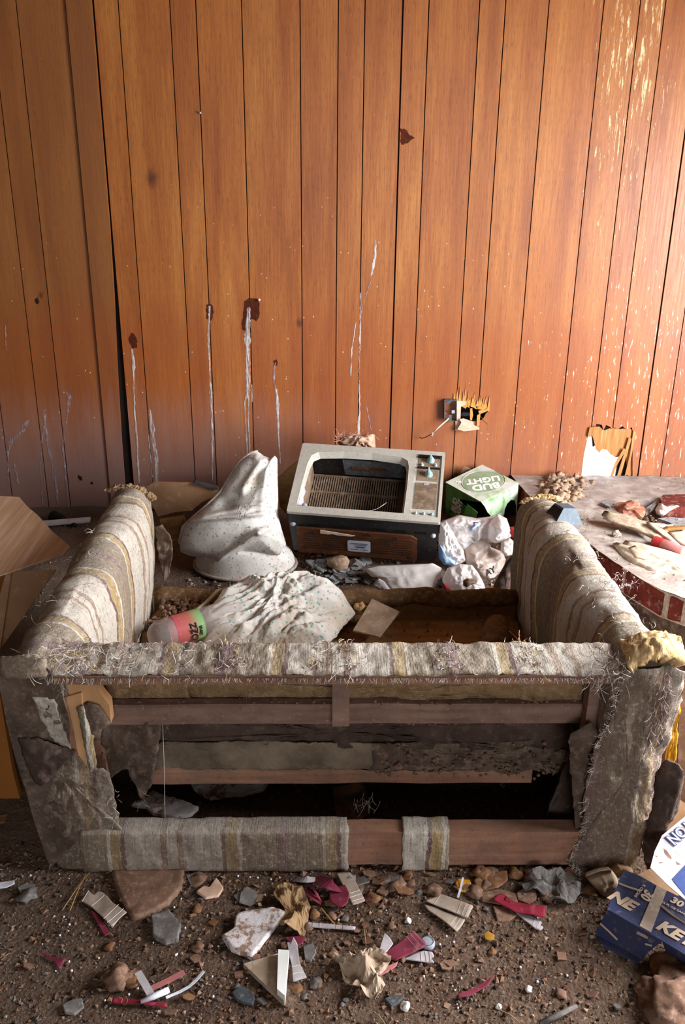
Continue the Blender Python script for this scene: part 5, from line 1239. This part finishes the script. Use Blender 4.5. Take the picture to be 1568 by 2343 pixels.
# white carton with blue print
wc = empty('white_carton', PZ(1560, 2010, 0), 'white beer carton panel with diamond holes and blue lettering, right edge', 'carton')
wq = [(1517, 1914), (1568, 1872), (1660, 1800), (1700, 1960), (1660, 2120), (1568, 2060), (1530, 2028), (1490, 1988), (1500, 1950)]
yw = lambda x, y: 1.655-.0013*(y-1914)
upright('front_panel', None, None, wq, yw, .003, 'carton_white', wc)
for d in ([(1519, 1941), (1526, 1946), (1536, 1960), (1538, 1967), (1528, 1962), (1521, 1952)], [(1500, 1956), (1508, 1962), (1518, 1974), (1510, 1976), (1502, 1966)], [(1546, 1970), (1556, 1976), (1564, 1982), (1560, 1985), (1550, 1980)], [(1526, 1982), (1538, 1990), (1546, 2000), (1538, 2002), (1528, 1992)], [(1518, 1998), (1526, 2002), (1532, 2008), (1524, 2008)]): upright('printed_diamond', None, None, d, lambda x, y: yw(x, y)-.0025, .001, 'chip_brown', wc)
upright('blue_print', None, None, [(1538, 2012), (1568, 1980), (1640, 1930), (1680, 1980), (1650, 2110), (1568, 2050)], lambda x, y: yw(x, y)-.0025, .001, 'letter_blue', wc)
upright('blue_print', None, None, [(1538, 1940), (1568, 1915), (1640, 1890), (1640, 1925), (1568, 1975)], lambda x, y: yw(x, y)-.0022, .001, 'silver_print', wc)
p0 = PY(1516, 1936, yw(1516, 1936)-.004); p1 = PY(1568, 1893, yw(1568, 1893)-.004); xd = (p0-p1)
Mx = frame(PY(1562, 1900, yw(1562, 1900)-.005), xd, PY(1568, 1960, yw(1568, 1960))-PY(1552, 1900, yw(1552, 1900)))
text('lettering', 'STON', 'letter_blue', wc, Mx, .038, .2, .0026, .0004); text('lettering', 'STON', 'carton_white', wc, Matrix.Translation((0, -.0008, .0006)) @ Mx, .038, .2, .0006, .0004)
# blue carton
bc_ = empty('blue_carton', PZ(1480, 2090, 0), 'crushed dark blue beer carton with silver stripe on the floor', 'carton')
zt = .075
def BP(x, y, dz=0): return PZ(x, y, zt+dz)
MB().prism([BP(*p) for p in ((1427, 1993), (1440, 1994), (1465, 2004), (1503, 2026), (1526, 2037), (1580, 2064), (1660, 2100), (1640, 2220), (1568, 2184), (1515, 2152), (1390, 2080))], (0, 0, -.004)).build('top_panel', 'carton_blue', bc_)
zfl = lambda x, y: zt-.058*max(0, min(1, seg_d(x, y, (1390, 2080), (1515, 2152))[0]/62))
flap = [(1390, 2080), (1362, 2137), (1369, 2149), (1388, 2169), (1420, 2184), (1459, 2201), (1471, 2196), (1482, 2178), (1515, 2152)]
MB().prism([PZ(x, y, zfl(x, y)) for x, y in flap], (0, 0, -.003)).build('end_flap', 'carton_blue', bc_)
MB().prism([BP(1640, 2220, -.002), BP(1568, 2184, -.002), BP(1515, 2152, -.002)]+[PZ(x, y, .0) for x, y in ((1530, 2196), (1580, 2225), (1650, 2260))], (0, .003, 0)).build('side_wall', 'carton_blue', bc_)
MB().prism([BP(1503, 2026, .0012), BP(1526, 2037, .0012), BP(1490, 2133, .0012), BP(1464, 2118, .0012)], (0, 0, -.001)).build('silver_stripe', 'carton_silver', bc_)
MB().prism([PZ(x, y, zfl(x, y)+.0014) for x, y in ((1464, 2120), (1490, 2134), (1482, 2148), (1457, 2136))], (0, 0, -.001)).build('silver_stripe', 'carton_silver', bc_)
for pts, w_ in (([(1417, 2021), (1440, 2030), (1466, 2038)], .0028), ([(1515, 2073), (1535, 2090), (1568, 2112), (1600, 2130)], .0028)):
    MB().tube([BP(x, y, .0008) for x, y in pts], w_, 4).build('printed_line', 'letter_cream', bc_)
for pts in ([(1374, 2113), (1395, 2132), (1413, 2150)], [(1477, 2160), (1492, 2164)]): MB().tube([PZ(x, y, zfl(x, y)+.001) for x, y in pts], .0028, 4).build('printed_line', 'letter_cream', bc_)
bx_ = (BP(1515, 2152)-BP(1390, 2080)).normalized(); by_ = (BP(1427, 1993)-BP(1390, 2080)).normalized()
def bl(s, x, y, size, rotz=0, mat='letter_cream', shear=.15, bold=.0015, sx=1.0):
    M = frame(BP(x, y, .0012), bx_, by_) @ Matrix.Rotation(rotz, 4, 'Z'); text('lettering', s, mat, bc_, M, size, shear, bold, .0004, sx=sx)
bl('NE', 1422, 2060, .044, 0, 'letter_cream', .25, .0022); bl('30', 1481, 2048, .031, math.radians(-90), 'letter_cream', .15, .0012)
bl('30', 1549, 2064, .027, 0, 'letter_cream', .1, .001); bl('KEY', 1545, 2136, .044, 0, 'letter_cream', .25, .002)
bl('FL OZ CANS', 1464, 2038, .009, math.radians(-90), 'letter_cream', 0, .0001); bl('12 FL OZ CANS', 1542, 2078, .008, 0, 'letter_cream', 0, .0001)
lump('paper_wad', 'crumpled tan paper wad under the right front corner', 'paper', [(1340, 2006), (1372, 1994), (1400, 1990), (1412, 2006), (1410, 2036), (1390, 2050), (1362, 2040), (1352, 2022)], 1.665, -.1, .03, 'paper_cream', 81, .016, 14, 60, 9)
lump('paper_wad', 'brown torn paper poking out under right front corner', 'paper', [(1392, 1990), (1412, 1978), (1440, 1984), (1450, 1990), (1430, 2000), (1410, 2004)], 1.70, -.1, .012, 'paper_brown', 83, .008, 14, 40, 6)
MB().rock(PZ(1548, 2290, .02), .07, 6, 4, .5, .5).build('clay_lump', 'chip_brown', smooth=True, label='big brown clay lump in the bottom right corner', cat='clay')
MB().rock(PZ(1530, 2215, .012), .04, 16, 3, .5, .3).build('clay_lump', 'chip_rust', smooth=True, label='rusty brown lump just below the blue carton', cat='clay')
# ================================================================== LITTER ON THE GROUND
def litter(name, label, cat, px, mat, lift=.004, th=.003, warp=.006, seed=1, rag_=0, group=None, lines=(), curl=0):
    """thin warped piece lying on the ground, outline given in photo directions"""
    cx = sum(p[0] for p in px)/len(px); cy = sum(p[1] for p in px)/len(px)
    def dsp(x, y, t, p):
        h = warp*(.5+(fb(p, 22, seed) if warp > .02 else .8*nz(p, 26, seed)))+curl*((x-cx)/40)**2
        e = V((nz(p, 160, seed), nz(p, 160, seed+9), 0))*rag_*(t > .99)
        return V((0, 0, max(.0008, h)))+e
    pl_ = lambda x, y: PZ(x, y, lift)
    vs, fs = patch(px, pl_, dsp, 8, 56, back=lambda x, y, t, p: dsp(x, y, t, p)+V((0, 0, -th)))
    o = ob(name, vs, fs, mat, smooth=warp < .02, label=label, cat=cat, group=group)
    for (a, b) in lines:
        pp = []
        for k in range(5):
            x = a[0]+(b[0]-a[0])*k/4; y = a[1]+(b[1]-a[1])*k/4; p = PZ(x, y, lift); pp.append(p+dsp(x, y, .5, p)+V((0, 0, .0004)))
        MB().tube(pp, .0007, 3, False).build('crease', 'fold_line', o)
    return o
litter('pleated_card', 'cream pleated card strip with crease lines, at lower left', 'card', [(185, 2060), (202, 2041), (213, 2050), (222, 2040), (236, 2044), (260, 2070), (291, 2090), (272, 2105), (257, 2123), (238, 2104), (212, 2078)], 'pleat_cream', .008, .002, .008, 2, lines=[((188, 2064), (204, 2042)), ((210, 2074), (238, 2052)), ((238, 2106), (272, 2074)), ((246, 2114), (283, 2083)), ((255, 2120), (290, 2090))])
litter('maroon_strip', 'maroon card strip under the cream pleated card', 'card', [(207, 2085), (220, 2090), (240, 2115), (252, 2137), (240, 2143), (227, 2120)], 'pleat_maroon', .004, .002, .006, 3)
sl = litter('clay_slab', 'large brown clay slab jutting from under the sofa', 'slab', [(255, 1990), (422, 1990), (417, 2030), (384, 2064), (350, 2087), (302, 2100), (270, 2040)], 'chip_brown', .012, .014, .004, 4, .003)
litter('clay_slab', 'rounded grey-brown slab below the large clay slab', 'slab', [(345, 2095), (385, 2082), (415, 2115), (407, 2150), (380, 2157), (350, 2140)], 'chip_grey', .010, .012, .006, 5, .003)
litter('clay_chip', 'pinkish brown chip beside the black wire ring', 'chip', [(450, 2040), (465, 2028), (480, 2030), (495, 2010), (512, 2032), (500, 2050), (470, 2056)], 'ply_pink', .006, .006, .004, 6)
MB().tube([on_floor(430+17*math.cos(a*.45), 2038+17*math.sin(a*.45), .004) for a in range(12)], .0016, 5).build('wire_ring', 'wire_dark', smooth=True, label='black wire ring under the sofa front', cat='wire')
litter('plaster_piece', 'white flaking plaster piece with clay edge, lower middle', 'plaster', [(507, 2142), (535, 2125), (540, 2090), (580, 2082), (625, 2077), (655, 2085), (600, 2155), (575, 2185), (530, 2170)], 'plaster_white', .016, .014, .004, 7, .002)
litter('crumpled_paper', 'crumpled brown paper beside the white flaking plaster', 'paper', [(625, 2045), (640, 2032), (662, 2028), (690, 2040), (712, 2075), (705, 2110), (697, 2141), (645, 2140), (640, 2115), (655, 2085), (630, 2066)], 'paper_brown', .006, .002, .026, 8)
def ribbon(name, label, cat, pts, wd, mat, group=None, th=.0015):
    """bent strip: pts = (px, py, height); wd in metres"""
    P = [PZ(x, y, z) for x, y, z in pts]; up = V((0, 0, 1)); L = []; R = []
    for i, p in enumerate(P):
        t = (P[min(i+1, len(P)-1)]-P[max(i-1, 0)]).normalized(); s = t.cross(up)
        s = s.normalized() if s.length > .05 else V((1, 0, 0)); L.append(p-s*wd/2); R.append(p+s*wd/2)
    n = len(P); o = ob(name, L+R, [(i, i+1, n+i+1, n+i) for i in range(n-1)], mat, label=label, cat=cat, group=group); solid(o, th); return o
def arc_pts(a, b, h, n=10, z0=.004): return [(a[0]+(b[0]-a[0])*k/n, a[1]+(b[1]-a[1])*k/n, z0+h*math.sin(math.pi*k/n)) for k in range(n+1)]
ribbon('maroon_curl', 'thick maroon card curl ending in a round tab', 'card', arc_pts((722, 2008), (784, 2036), .03), .034, 'pleat_maroon')
litter('maroon_tab', 'round maroon card tab at the end of the curl', 'card', [(752, 2040), (766, 2030), (790, 2026), (800, 2046), (796, 2066), (784, 2076), (770, 2074), (756, 2062)], 'pleat_maroon', .018, .002, .004, 9)
ribbon('white_curl', 'short white pleated curl tucked under sofa beside maroon curl', 'card', arc_pts((676, 2012), (728, 2012), .02), .02, 'pleat_white')
ribbon('maroon_strip', 'long maroon card strip left of the maroon curl', 'card', arc_pts((684, 2030), (736, 2066), .012), .014, 'pleat_maroon')
ribbon('maroon_strip', 'thin steep maroon strip crossing beside the curl', 'card', arc_pts((706, 2014), (736, 2064), .02), .006, 'pleat_maroon')
litter('pleated_card', 'white pleated card strip hanging from under the sofa, centre', 'card', [(770, 2000), (802, 1998), (836, 2062), (808, 2071)], 'pleat_cream', .016, .002, .006, 10, lines=[((796, 2048), (824, 2040)), ((800, 2056), (828, 2048)), ((805, 2064), (833, 2056))])
litter('maroon_chip', 'small maroon chip right of the white hanging strip', 'card', [(832, 2050), (852, 2046), (854, 2060), (836, 2063)], 'pleat_maroon', .006, .002, .003, 11)
MB().tube([on_floor(735, 2078, .008), on_floor(766, 2115, .008)], .0022, 6).build('wood_splinter', 'grass_straw', label='straight wooden splinter right of the crumpled brown paper', cat='splinter')
litter('white_card', 'narrow white pleated slat right of brown paper', 'card', [(702, 2110), (732, 2113), (814, 2121), (813, 2128), (768, 2125), (700, 2119)], 'pleat_white', .008, .003, .003, 12, lines=[((716, 2110), (715, 2121)), ((732, 2113), (731, 2123)), ((770, 2116), (769, 2126)), ((786, 2118), (785, 2127))])
litter('maroon_chip', 'maroon chip just below the crumpled brown paper', 'card', [(652, 2146), (700, 2144), (692, 2160), (676, 2168), (660, 2160)], 'pleat_maroon', .004, .002, .004, 13)
tm_ = empty('corner_moulding', PZ(615, 2230, 0), 'white triangular corner moulding with an upright rib', 'moulding')
MB().prism([PZ(*p, .014) for p in ((557, 2205), (600, 2192), (636, 2181), (650, 2293))], (0, 0, -.012)).build('flat_face', 'paper_cream', tm_)
MB().prism([PZ(*p, .03) for p in ((637, 2172), (662, 2174), (652, 2278), (634, 2262))], (0, 0, -.028)).build('rib', 'letter_white', tm_)
litter('pleated_card', 'grey-white pleated strip right of the corner moulding', 'card', [(656, 2157), (664, 2160), (671, 2145), (681, 2164), (686, 2208), (702, 2239), (671, 2249), (669, 2213)], 'pleat_white', .012, .002, .006, 14, lines=[((668, 2216), (688, 2212)), ((670, 2232), (696, 2228))])
litter('crumpled_paper', 'crumpled cream paper wad with deep folds, lower centre', 'paper', [(764, 2194), (778, 2196), (795, 2192), (812, 2190), (850, 2166), (860, 2180), (897, 2200), (879, 2230), (862, 2250), (883, 2262), (860, 2293), (819, 2275), (800, 2258), (785, 2240)], 'paper_cream', .006, .002, .034, 15)
litter('maroon_card', 'wide maroon pleated card beside the bottle cap', 'card', [(871, 2189), (910, 2162), (948, 2132), (964, 2146), (976, 2161), (966, 2172), (906, 2201)], 'pleat_maroon', .014, .002, .006, 16, lines=[((946, 2134), (974, 2164)), ((938, 2140), (966, 2170)), ((930, 2146), (956, 2178))])
litter('white_card', 'folded white card flap left of the wide maroon card', 'card', [(868, 2176), (880, 2136), (892, 2148), (900, 2159), (886, 2179), (870, 2188)], 'pleat_white', .016, .002, .008, 17)
litter('white_card', 'white pleated card end poking out below maroon card', 'card', [(923, 2195), (969, 2177), (990, 2180), (994, 2190), (985, 2192), (994, 2204), (950, 2200)], 'pleat_white', .006, .002, .004, 18, lines=[((962, 2181), (964, 2200)), ((972, 2179), (976, 2202)), ((982, 2179), (985, 2203))])
litter('pink_tail', 'pink tapering card tail below the wide maroon card', 'card', [(911, 2201), (906, 2212), (884, 2226), (863, 2239), (872, 2224), (890, 2210)], 'pleat_pink', .004, .002, .004, 19)
c_ = on_floor(979, 2161, .004)
bcap = empty('bottle_cap', c_, 'pale grey plastic bottle cap beside the maroon card', 'cap')
MB().lathe([(.0, .010), (.012, .0105), (.0148, .0095), (.016, .006), (.016, 0)], 24, Matrix.Translation(c_)).build('cap_shell', 'tv_foot', bcap, smooth=True)
MB().lathe([(.0118, .0106), (.0125, .0116), (.0132, .0106)], 24, Matrix.Translation(c_)).build('cap_ring', 'plastic_greyblue', bcap, smooth=True)
litter('shingle_card', 'upper cream pleated card of the fanned pair at centre right', 'card', [(973, 2063), (990, 2056), (1009, 2047), (1084, 2076), (1070, 2101), (992, 2070)], 'pleat_cream', .014, .002, .005, 20, lines=[((1008, 2048), (994, 2070)), ((1056, 2066), (1046, 2090)), ((1068, 2070), (1056, 2095)), ((1076, 2073), (1064, 2098))])
litter('shingle_card', 'lower cream pleated card of the fanned pair at centre right', 'card', [(969, 2070), (1000, 2078), (1065, 2106), (1055, 2122), (1045, 2134), (1012, 2106), (980, 2083)], 'pleat_cream', .008, .002, .005, 21, lines=[((1046, 2098), (1030, 2118)), ((1054, 2102), (1038, 2126))])
litter('red_card', 'bright red pleated card strip at right of centre', 'card', [(1127, 2058), (1134, 2050), (1147, 2045), (1158, 2050), (1152, 2060), (1200, 2068), (1251, 2075), (1248, 2103), (1178, 2086), (1150, 2072)], 'pleat_red', .014, .002, .005, 22, lines=[((1251, 2075), (1248, 2102))])
litter('white_card', 'white pleated card end beneath the bright red strip', 'card', [(1180, 2088), (1215, 2096), (1241, 2111), (1236, 2117), (1244, 2122), (1238, 2129), (1225, 2125)], 'pleat_white', .006, .002, .004, 23, lines=[((1226, 2102), (1218, 2118)), ((1236, 2108), (1228, 2124))])
litter('brown_card', 'brown card piece behind the bright red strip', 'card', [(1097, 2041), (1150, 2037), (1190, 2048), (1184, 2066), (1150, 2070), (1102, 2062)], 'chip_brown', .004, .003, .004, 24)
litter('brown_card', 'brown card piece below the bright red strip', 'card', [(1128, 2073), (1165, 2080), (1185, 2095), (1165, 2107), (1138, 2107)], 'chip_brown', .003, .003, .004, 25)
litter('red_ribbon', 'thin curved red card ribbon near the bottom edge', 'card', [(1045, 2282), (1050, 2276), (1085, 2263), (1112, 2246), (1134, 2232), (1116, 2258), (1072, 2280), (1048, 2286)], 'pleat_maroon', .006, .002, .006, 26)
litter('grey_felt', 'matted grey felt scrap under right half of the sofa', 'felt', [(1186, 2020), (1240, 2004), (1300, 1998), (1330, 2016), (1326, 2052), (1300, 2076), (1270, 2070), (1250, 2052), (1200, 2046)], 'chip_grey', .006, .004, .03, 27, .002)
litter('yellow_leaf', 'small mustard coloured leaf on bare dirt', 'leaf', [(1107, 2142), (1116, 2136), (1132, 2142), (1130, 2154), (1120, 2156), (1110, 2152)], 'yellow_leaf', .004, .0015, .01, 28)
litter('ochre_disc', 'ochre rounded disc of foam under the sofa front rail', 'foam', [(1042, 2022), (1050, 2012), (1074, 2014), (1080, 2026), (1070, 2040), (1050, 2038)], 'foam_yellow', .008, .006, .004, 29)
litter('brown_leaf', 'large brown papery leaf right of the ochre disc', 'leaf', [(1084, 2018), (1100, 2004), (1160, 1996), (1162, 2016), (1140, 2036), (1110, 2038), (1090, 2030)], 'chip_rust', .008, .002, .01, 30)
ribbon('white_splinter', 'thin white plastic splinter standing by the ochre disc', 'splinter', [(1060, 2008, .02), (1054, 2034, .012), (1048, 2054, .004)], .005, 'white_gloss')
MB().tube([on_floor(1236, 2342, .008), on_floor(1280, 2322, .01), on_floor(1320, 2302, .012)], [.005, .006, .004], 7).build('twig', 'chip_grey', smooth=True, label='grey twig at the bottom edge right of centre', cat='twig')
for (x, y, r, mt, lb) in ((928, 2303, .010, 'letter_white', 'white plaster cube near the bottom edge, centre'), (1142, 2303, .006, 'letter_white', 'small white plaster crumb right of the plaster cube'), (1210, 2263, .008, 'letter_white', 'white plaster crumb on the dirt at right of centre'), (934, 2106, .008, 'letter_white', 'white plaster crumb left of the fanned cream cards'), (268, 2236, .030, 'chip_brown', 'rounded brown stone at lower left'), (302, 2240, .018, 'chip_rust', 'smaller rusty stone touching the rounded brown stone'), (985, 2290, .0, 'chip_grey', ''), (1004, 2092, .0, 'chip_grey', ''), (1402, 2240, .0, 'chip_grey', '')):
    if r: p = on_floor(x, y, r*.5); MB().rock(p, r, int(x), 3, .7, .5).build('stone', mt, smooth=True, label=lb, cat='stone')
litter('slate_flake', 'grey slate flake at lower left near the bottom edge', 'slate', [(142, 2300), (165, 2288), (188, 2284), (192, 2304), (170, 2320), (148, 2318)], 'chip_grey', .005, .006, .003, 33)
litter('slate_flake', 'dark cracked slate flake left of the corner moulding', 'slate', [(530, 2272), (548, 2258), (570, 2264), (584, 2284), (580, 2300), (556, 2294), (540, 2286)], 'slate_dark', .005, .006, .004, 34)
litter('slate_flake', 'dark slate flake left of the white plaster cube', 'slate', [(880, 2286), (900, 2278), (925, 2278), (912, 2294), (896, 2304)], 'slate_dark', .005, .005, .003, 35)
litter('slate_flake', 'grey slate flake above the corner moulding', 'slate', [(694, 2166), (716, 2158), (724, 2178), (712, 2200), (698, 2196)], 'chip_grey', .005, .005, .003, 36)
litter('red_card', 'dark red glossy card strip with white end, bottom left', 'card', [(257, 2282), (322, 2290), (383, 2296), (381, 2304), (319, 2297), (255, 2295)], 'pleat_red', .008, .002, .003, 37, lines=[((257, 2283), (255, 2294)), ((280, 2285), (278, 2296)), ((292, 2286), (290, 2297))])
MB().tube([on_floor(322, 2292, .012), on_floor(352, 2280, .014), on_floor(386, 2265, .012)], [.004, .0065, .0065], 8).build('white_tube', 'white_gloss', smooth=True, label='short white paper tube crossing the dark red strip', cat='tube')
ribbon('white_ribbon', 'curving white plastic ribbon at lower left', 'ribbon', [(380, 2283, .008), (410, 2270, .006), (432, 2258, .008), (450, 2242, .012), (467, 2222, .018)], .006, 'white_gloss')
ribbon('white_strip', 'dull white pleated strip crossing above the paper tube', 'card', [(315, 2224, .02), (332, 2252, .016), (349, 2282, .012)], .016, 'pleat_white')
ribbon('pink_strip', 'faded pink card strip beside the curving white ribbon', 'card', [(346, 2262, .01), (384, 2244, .01), (422, 2224, .01)], .013, 'pleat_pink')
litter('red_scrap', 'torn dark red plastic scrap alone at far left', 'scrap', [(88, 2178), (112, 2186), (134, 2196), (149, 2193), (146, 2204), (136, 2218), (132, 2204), (110, 2192)], 'pleat_maroon', .004, .0015, .006, 38)
litter('white_wrapper', 'white wrapper scrap at the far left edge', 'wrapper', [(-10, 2024), (14, 2018), (33, 2016), (34, 2024), (14, 2034), (-10, 2036)], 'white_gloss', .006, .0015, .006, 39)
for k, (a, b, lb) in enumerate((((142, 2083), (205, 1996), 'longest pale straw at the left sofa foot'), ((160, 2084), (196, 2000), 'shorter pale straw beside the longest one'), ((6, 2196), (24, 2180), 'short straw at far left edge'), ((1148, 2157), (1178, 2172), 'straw lying on bare dirt right of the leaf'), ((856, 2316), (882, 2343), 'straw at the bottom edge, left of centre'), ((1146, 2312), (1190, 2340), 'straw at the bottom edge, right of centre'), ((832, 2120), (838, 2165), 'thin straw above the crumpled cream paper'))):
    p, q = on_floor(*a, .004), on_floor(*b, .010); MB().tube([p, p.lerp(q, .5)+V((0, 0, .004)), q], [.0012, .0014, .0008], 5).build('straw', 'grass_straw', label=lb, cat='straw')
litter('ceiling_flake', 'curled pale plaster flake lying under the sofa, left half', 'plaster', [(300, 1846), (350, 1812), (400, 1830), (455, 1848), (440, 1866), (400, 1874), (352, 1862), (330, 1850)], 'plaster_white', .035, .008, .01, 41, .003)
litter('ceiling_flake', 'second pale plaster flake under the sofa behind lower rail', 'plaster', [(430, 1780), (620, 1780), (606, 1806), (560, 1820), (480, 1826), (446, 1812)], 'plaster_white', .03, .008, .008, 42, .003)
litter('brown_card', 'dark brown card lying under the sofa near its middle', 'card', [(760, 1800), (830, 1790), (850, 1850), (820, 1890), (770, 1880)], 'chip_rust', .02, .003, .012, 43)

# chips of clay, slate and wood that the photograph shows singly
rn = random.Random(77); kinds = (('chip_brown', 'small brown clay chip lying on the dirt floor', 'brown chips on the dirt'), ('chip_grey', 'small grey slate chip lying on the dirt floor', 'grey chips on the dirt'), ('chip_rust', 'small rusty orange chip lying on the dirt floor', 'rusty chips on the dirt'))
MARKS = [(240, 2080, 'the cream pleated card'), (335, 2040, 'the large clay slab'), (380, 2120, 'the grey-brown slab'), (580, 2130, 'the white flaking plaster'), (670, 2085, 'the crumpled brown paper'), (775, 2050, 'the maroon tab'), (605, 2230, 'the corner moulding'), (680, 2200, 'the grey-white pleated strip'), (825, 2230, 'the crumpled cream paper'), (930, 2170, 'the wide maroon card'), (1025, 2085, 'the fanned cream cards'), (1190, 2075, 'the bright red strip'), (1255, 2035, 'the grey felt'), (1090, 2262, 'the curved red ribbon'), (928, 2303, 'the white plaster cube'), (268, 2236, 'the rounded brown stone'), (400, 2270, 'the curving white ribbon'), (165, 2300, 'the bottom left slate flake'), (115, 2195, 'the torn red scrap'), (555, 2278, 'the dark cracked slate flake'), (760, 2120, 'the narrow white slat'), (1120, 2146, 'the mustard leaf'), (480, 2035, 'the pinkish chip'), (1280, 2320, 'the grey twig'), (1440, 2130, 'the blue carton'), (1060, 2026, 'the ochre disc'), (1125, 2018, 'the large papery leaf'), (15, 2025, 'the white wrapper'), (1548, 2290, 'the big clay lump'), (172, 2040, 'the longest straw'), (980, 2161, 'the bottle cap'), (1210, 2263, 'the white crumb on bare dirt'), (870, 2285, 'the dark slate flake'), (1000, 2000, 'the wrapped rail band'), (900, 2000, 'the bare base rail'), (1390, 2020, 'the tan paper wad')]
spots = [(rn.uniform(840, 1330), rn.triangular(1996, 2075, 2004)) for _ in range(46)]+[(rn.uniform(420, 900), rn.uniform(2010, 2300)) for _ in range(70)]+[(rn.uniform(30, 1540), rn.uniform(2030, 2340)) for _ in range(44)]
for (x, y) in spots:
    mt, lb, gp_ = kinds[rn.choices((0, 1, 2), (4, 3, 2.4))[0]]
    p = on_floor(x, y); r = rn.uniform(.006, .018) if y > 2060 else rn.uniform(.01, .03)
    lb = '%s %s %s' % ('tiny' if r < .010 else 'small' if r < .017 else 'larger', {'chip_brown': 'brown clay chip', 'chip_grey': 'grey slate chip', 'chip_rust': 'rusty chip'}[mt], near(x, y, MARKS))
    if rn.random() < .45: MB().rock(p+V((0, 0, r*.25)), r*.75, int(x), 2, .45, .9).build('floor_chip', mt, smooth=True, label=lb, cat='chip', group=gp_)
    else: shard('floor_chip', lb, 'chip', p, r, mt, gp_, rn, .004)

# gravel, dust crumbs and foam beads: nobody could count them
def gravel(name, n, area_, smin, smax, mat, label, cat, seed, flat=.7):
    r = np.random.RandomState(seed); dirs = np.array([(1, 0, 0), (-1, 0, 0), (0, 1, 0), (0, -1, 0), (0, 0, 1), (0, 0, -1)], float)
    tri = [(0, 2, 4), (2, 1, 4), (1, 3, 4), (3, 0, 4), (2, 0, 5), (1, 2, 5), (3, 1, 5), (0, 3, 5)]
    vs = []; fs = []
    for k in range(n):
        x, y = area_(r); s = smin+(smax-smin)*r.rand()**3; z = hgt(x, y)
        a = r.rand()*6.28; ca, sa = math.cos(a), math.sin(a); b = len(vs)
        q = dirs*(s*(.6+.6*r.rand(6, 1)))+r.randn(6, 3)*s*.32
        for d in q: vs.append((x+d[0]*ca-d[1]*sa, y+d[0]*sa+d[1]*ca, z+s*.3+d[2]*flat))
        fs += [(i+b, j+b, l+b) for i, j, l in tri]
    o = ob(name, vs, fs, mat, label=label, cat=cat, kind='stuff')
front = lambda r: (r.uniform(-1.0, 1.05), r.uniform(1.05, 1.78))
mid = lambda r: (r.normal(.0, .38), r.uniform(1.3, 1.75))
for i, (mt, n) in enumerate((('chip_brown', 6500), ('chip_grey', 3400), ('chip_rust', 3000), ('rubble_tan', 1300), ('wall_backing', 2000))):
    gravel('gravel', n, front, .0012, .0058, mt, 'fine %s grit scattered over the dirt floor' % ('brown', 'grey', 'rusty', 'pale tan', 'black')[i], 'gravel', 90+i)
gravel('debris_crumbs', 900, mid, .003, .010, 'chip_brown', 'brown crumbs scattered in front of the sofa', 'debris', 120)
back_ = lambda r: (r.uniform(-.62, .75), r.uniform(2.82, 3.6))
for i, (mt, n) in enumerate((('slate', 1500), ('rubble_tan', 1400), ('wall_backing', 600))): gravel('rubble_grit', n, back_, .002, .010, mt, '%s grit behind the sofa around the television' % ('grey', 'tan', 'black')[i], 'gravel', 130+i)
gravel('plaster_dust', 700, lambda r: (r.uniform(-1.7, -.75), r.uniform(2.9, 3.88)), .001, .006, 'rubble_tan', 'plaster grit on the floor at the left wall', 'gravel', 140)
under = lambda r: (r.uniform(-.6, .6), r.uniform(1.76, 2.3))
gravel('under_sofa_grit', 1200, under, .002, .009, 'chip_brown', 'dark grit on the floor under the sofa', 'gravel', 150)
gravel('side_grit', 2600, lambda r: (r.uniform(.85, 2.3), r.uniform(1.1, 2.45)), .0015, .008, 'chip_brown', 'brown grit on the floor right of the sofa', 'gravel', 160)
gravel('side_grit', 900, lambda r: (r.uniform(-2.2, -.85), r.uniform(1.1, 2.9)), .0015, .007, 'chip_brown', 'brown grit on the floor left of the sofa', 'gravel', 161)
# polystyrene beads
vs = MB(); r = np.random.RandomState(5)
bp = [(70, 2003), (136, 2000), (158, 2010), (139, 2050), (146, 2098), (159, 2115), (157, 2130), (137, 2140), (97, 2160), (226, 2192), (158, 2200), (164, 2221), (351, 2157), (405, 2183), (458, 2083), (463, 2040), (486, 2165), (424, 2123), (402, 2185), (572, 2007), (545, 2004), (500, 2165), (775, 2105), (788, 2104), (708, 2242), (600, 2150), (565, 2238), (486, 2234), (488, 2280), (1022, 2142), (1007, 2161), (1093, 2219), (1056, 2238), (1191, 2213), (1230, 2246), (993, 2232), (970, 2234), (1036, 2256), (1041, 2265), (1046, 2298), (1048, 2306), (1298, 2232), (884, 2083), (960, 2090), (1230, 2100), (1520, 2250), (420, 2020), (448, 2012), (590, 2008), (640, 2008), (620, 2012)]
bp += [(r.uniform(20, 1350), r.uniform(2000, 2300)) for _ in range(14)]
for k, (x, y) in enumerate(bp): vs.rock(on_floor(x, y, .0022), r.uniform(.0018, .0032), k, 1, 1, .05)
vs.build('foam_beads', 'bead_foam', label='tiny white polystyrene beads dotted over the dirt', cat='beads', kind='stuff', smooth=True)
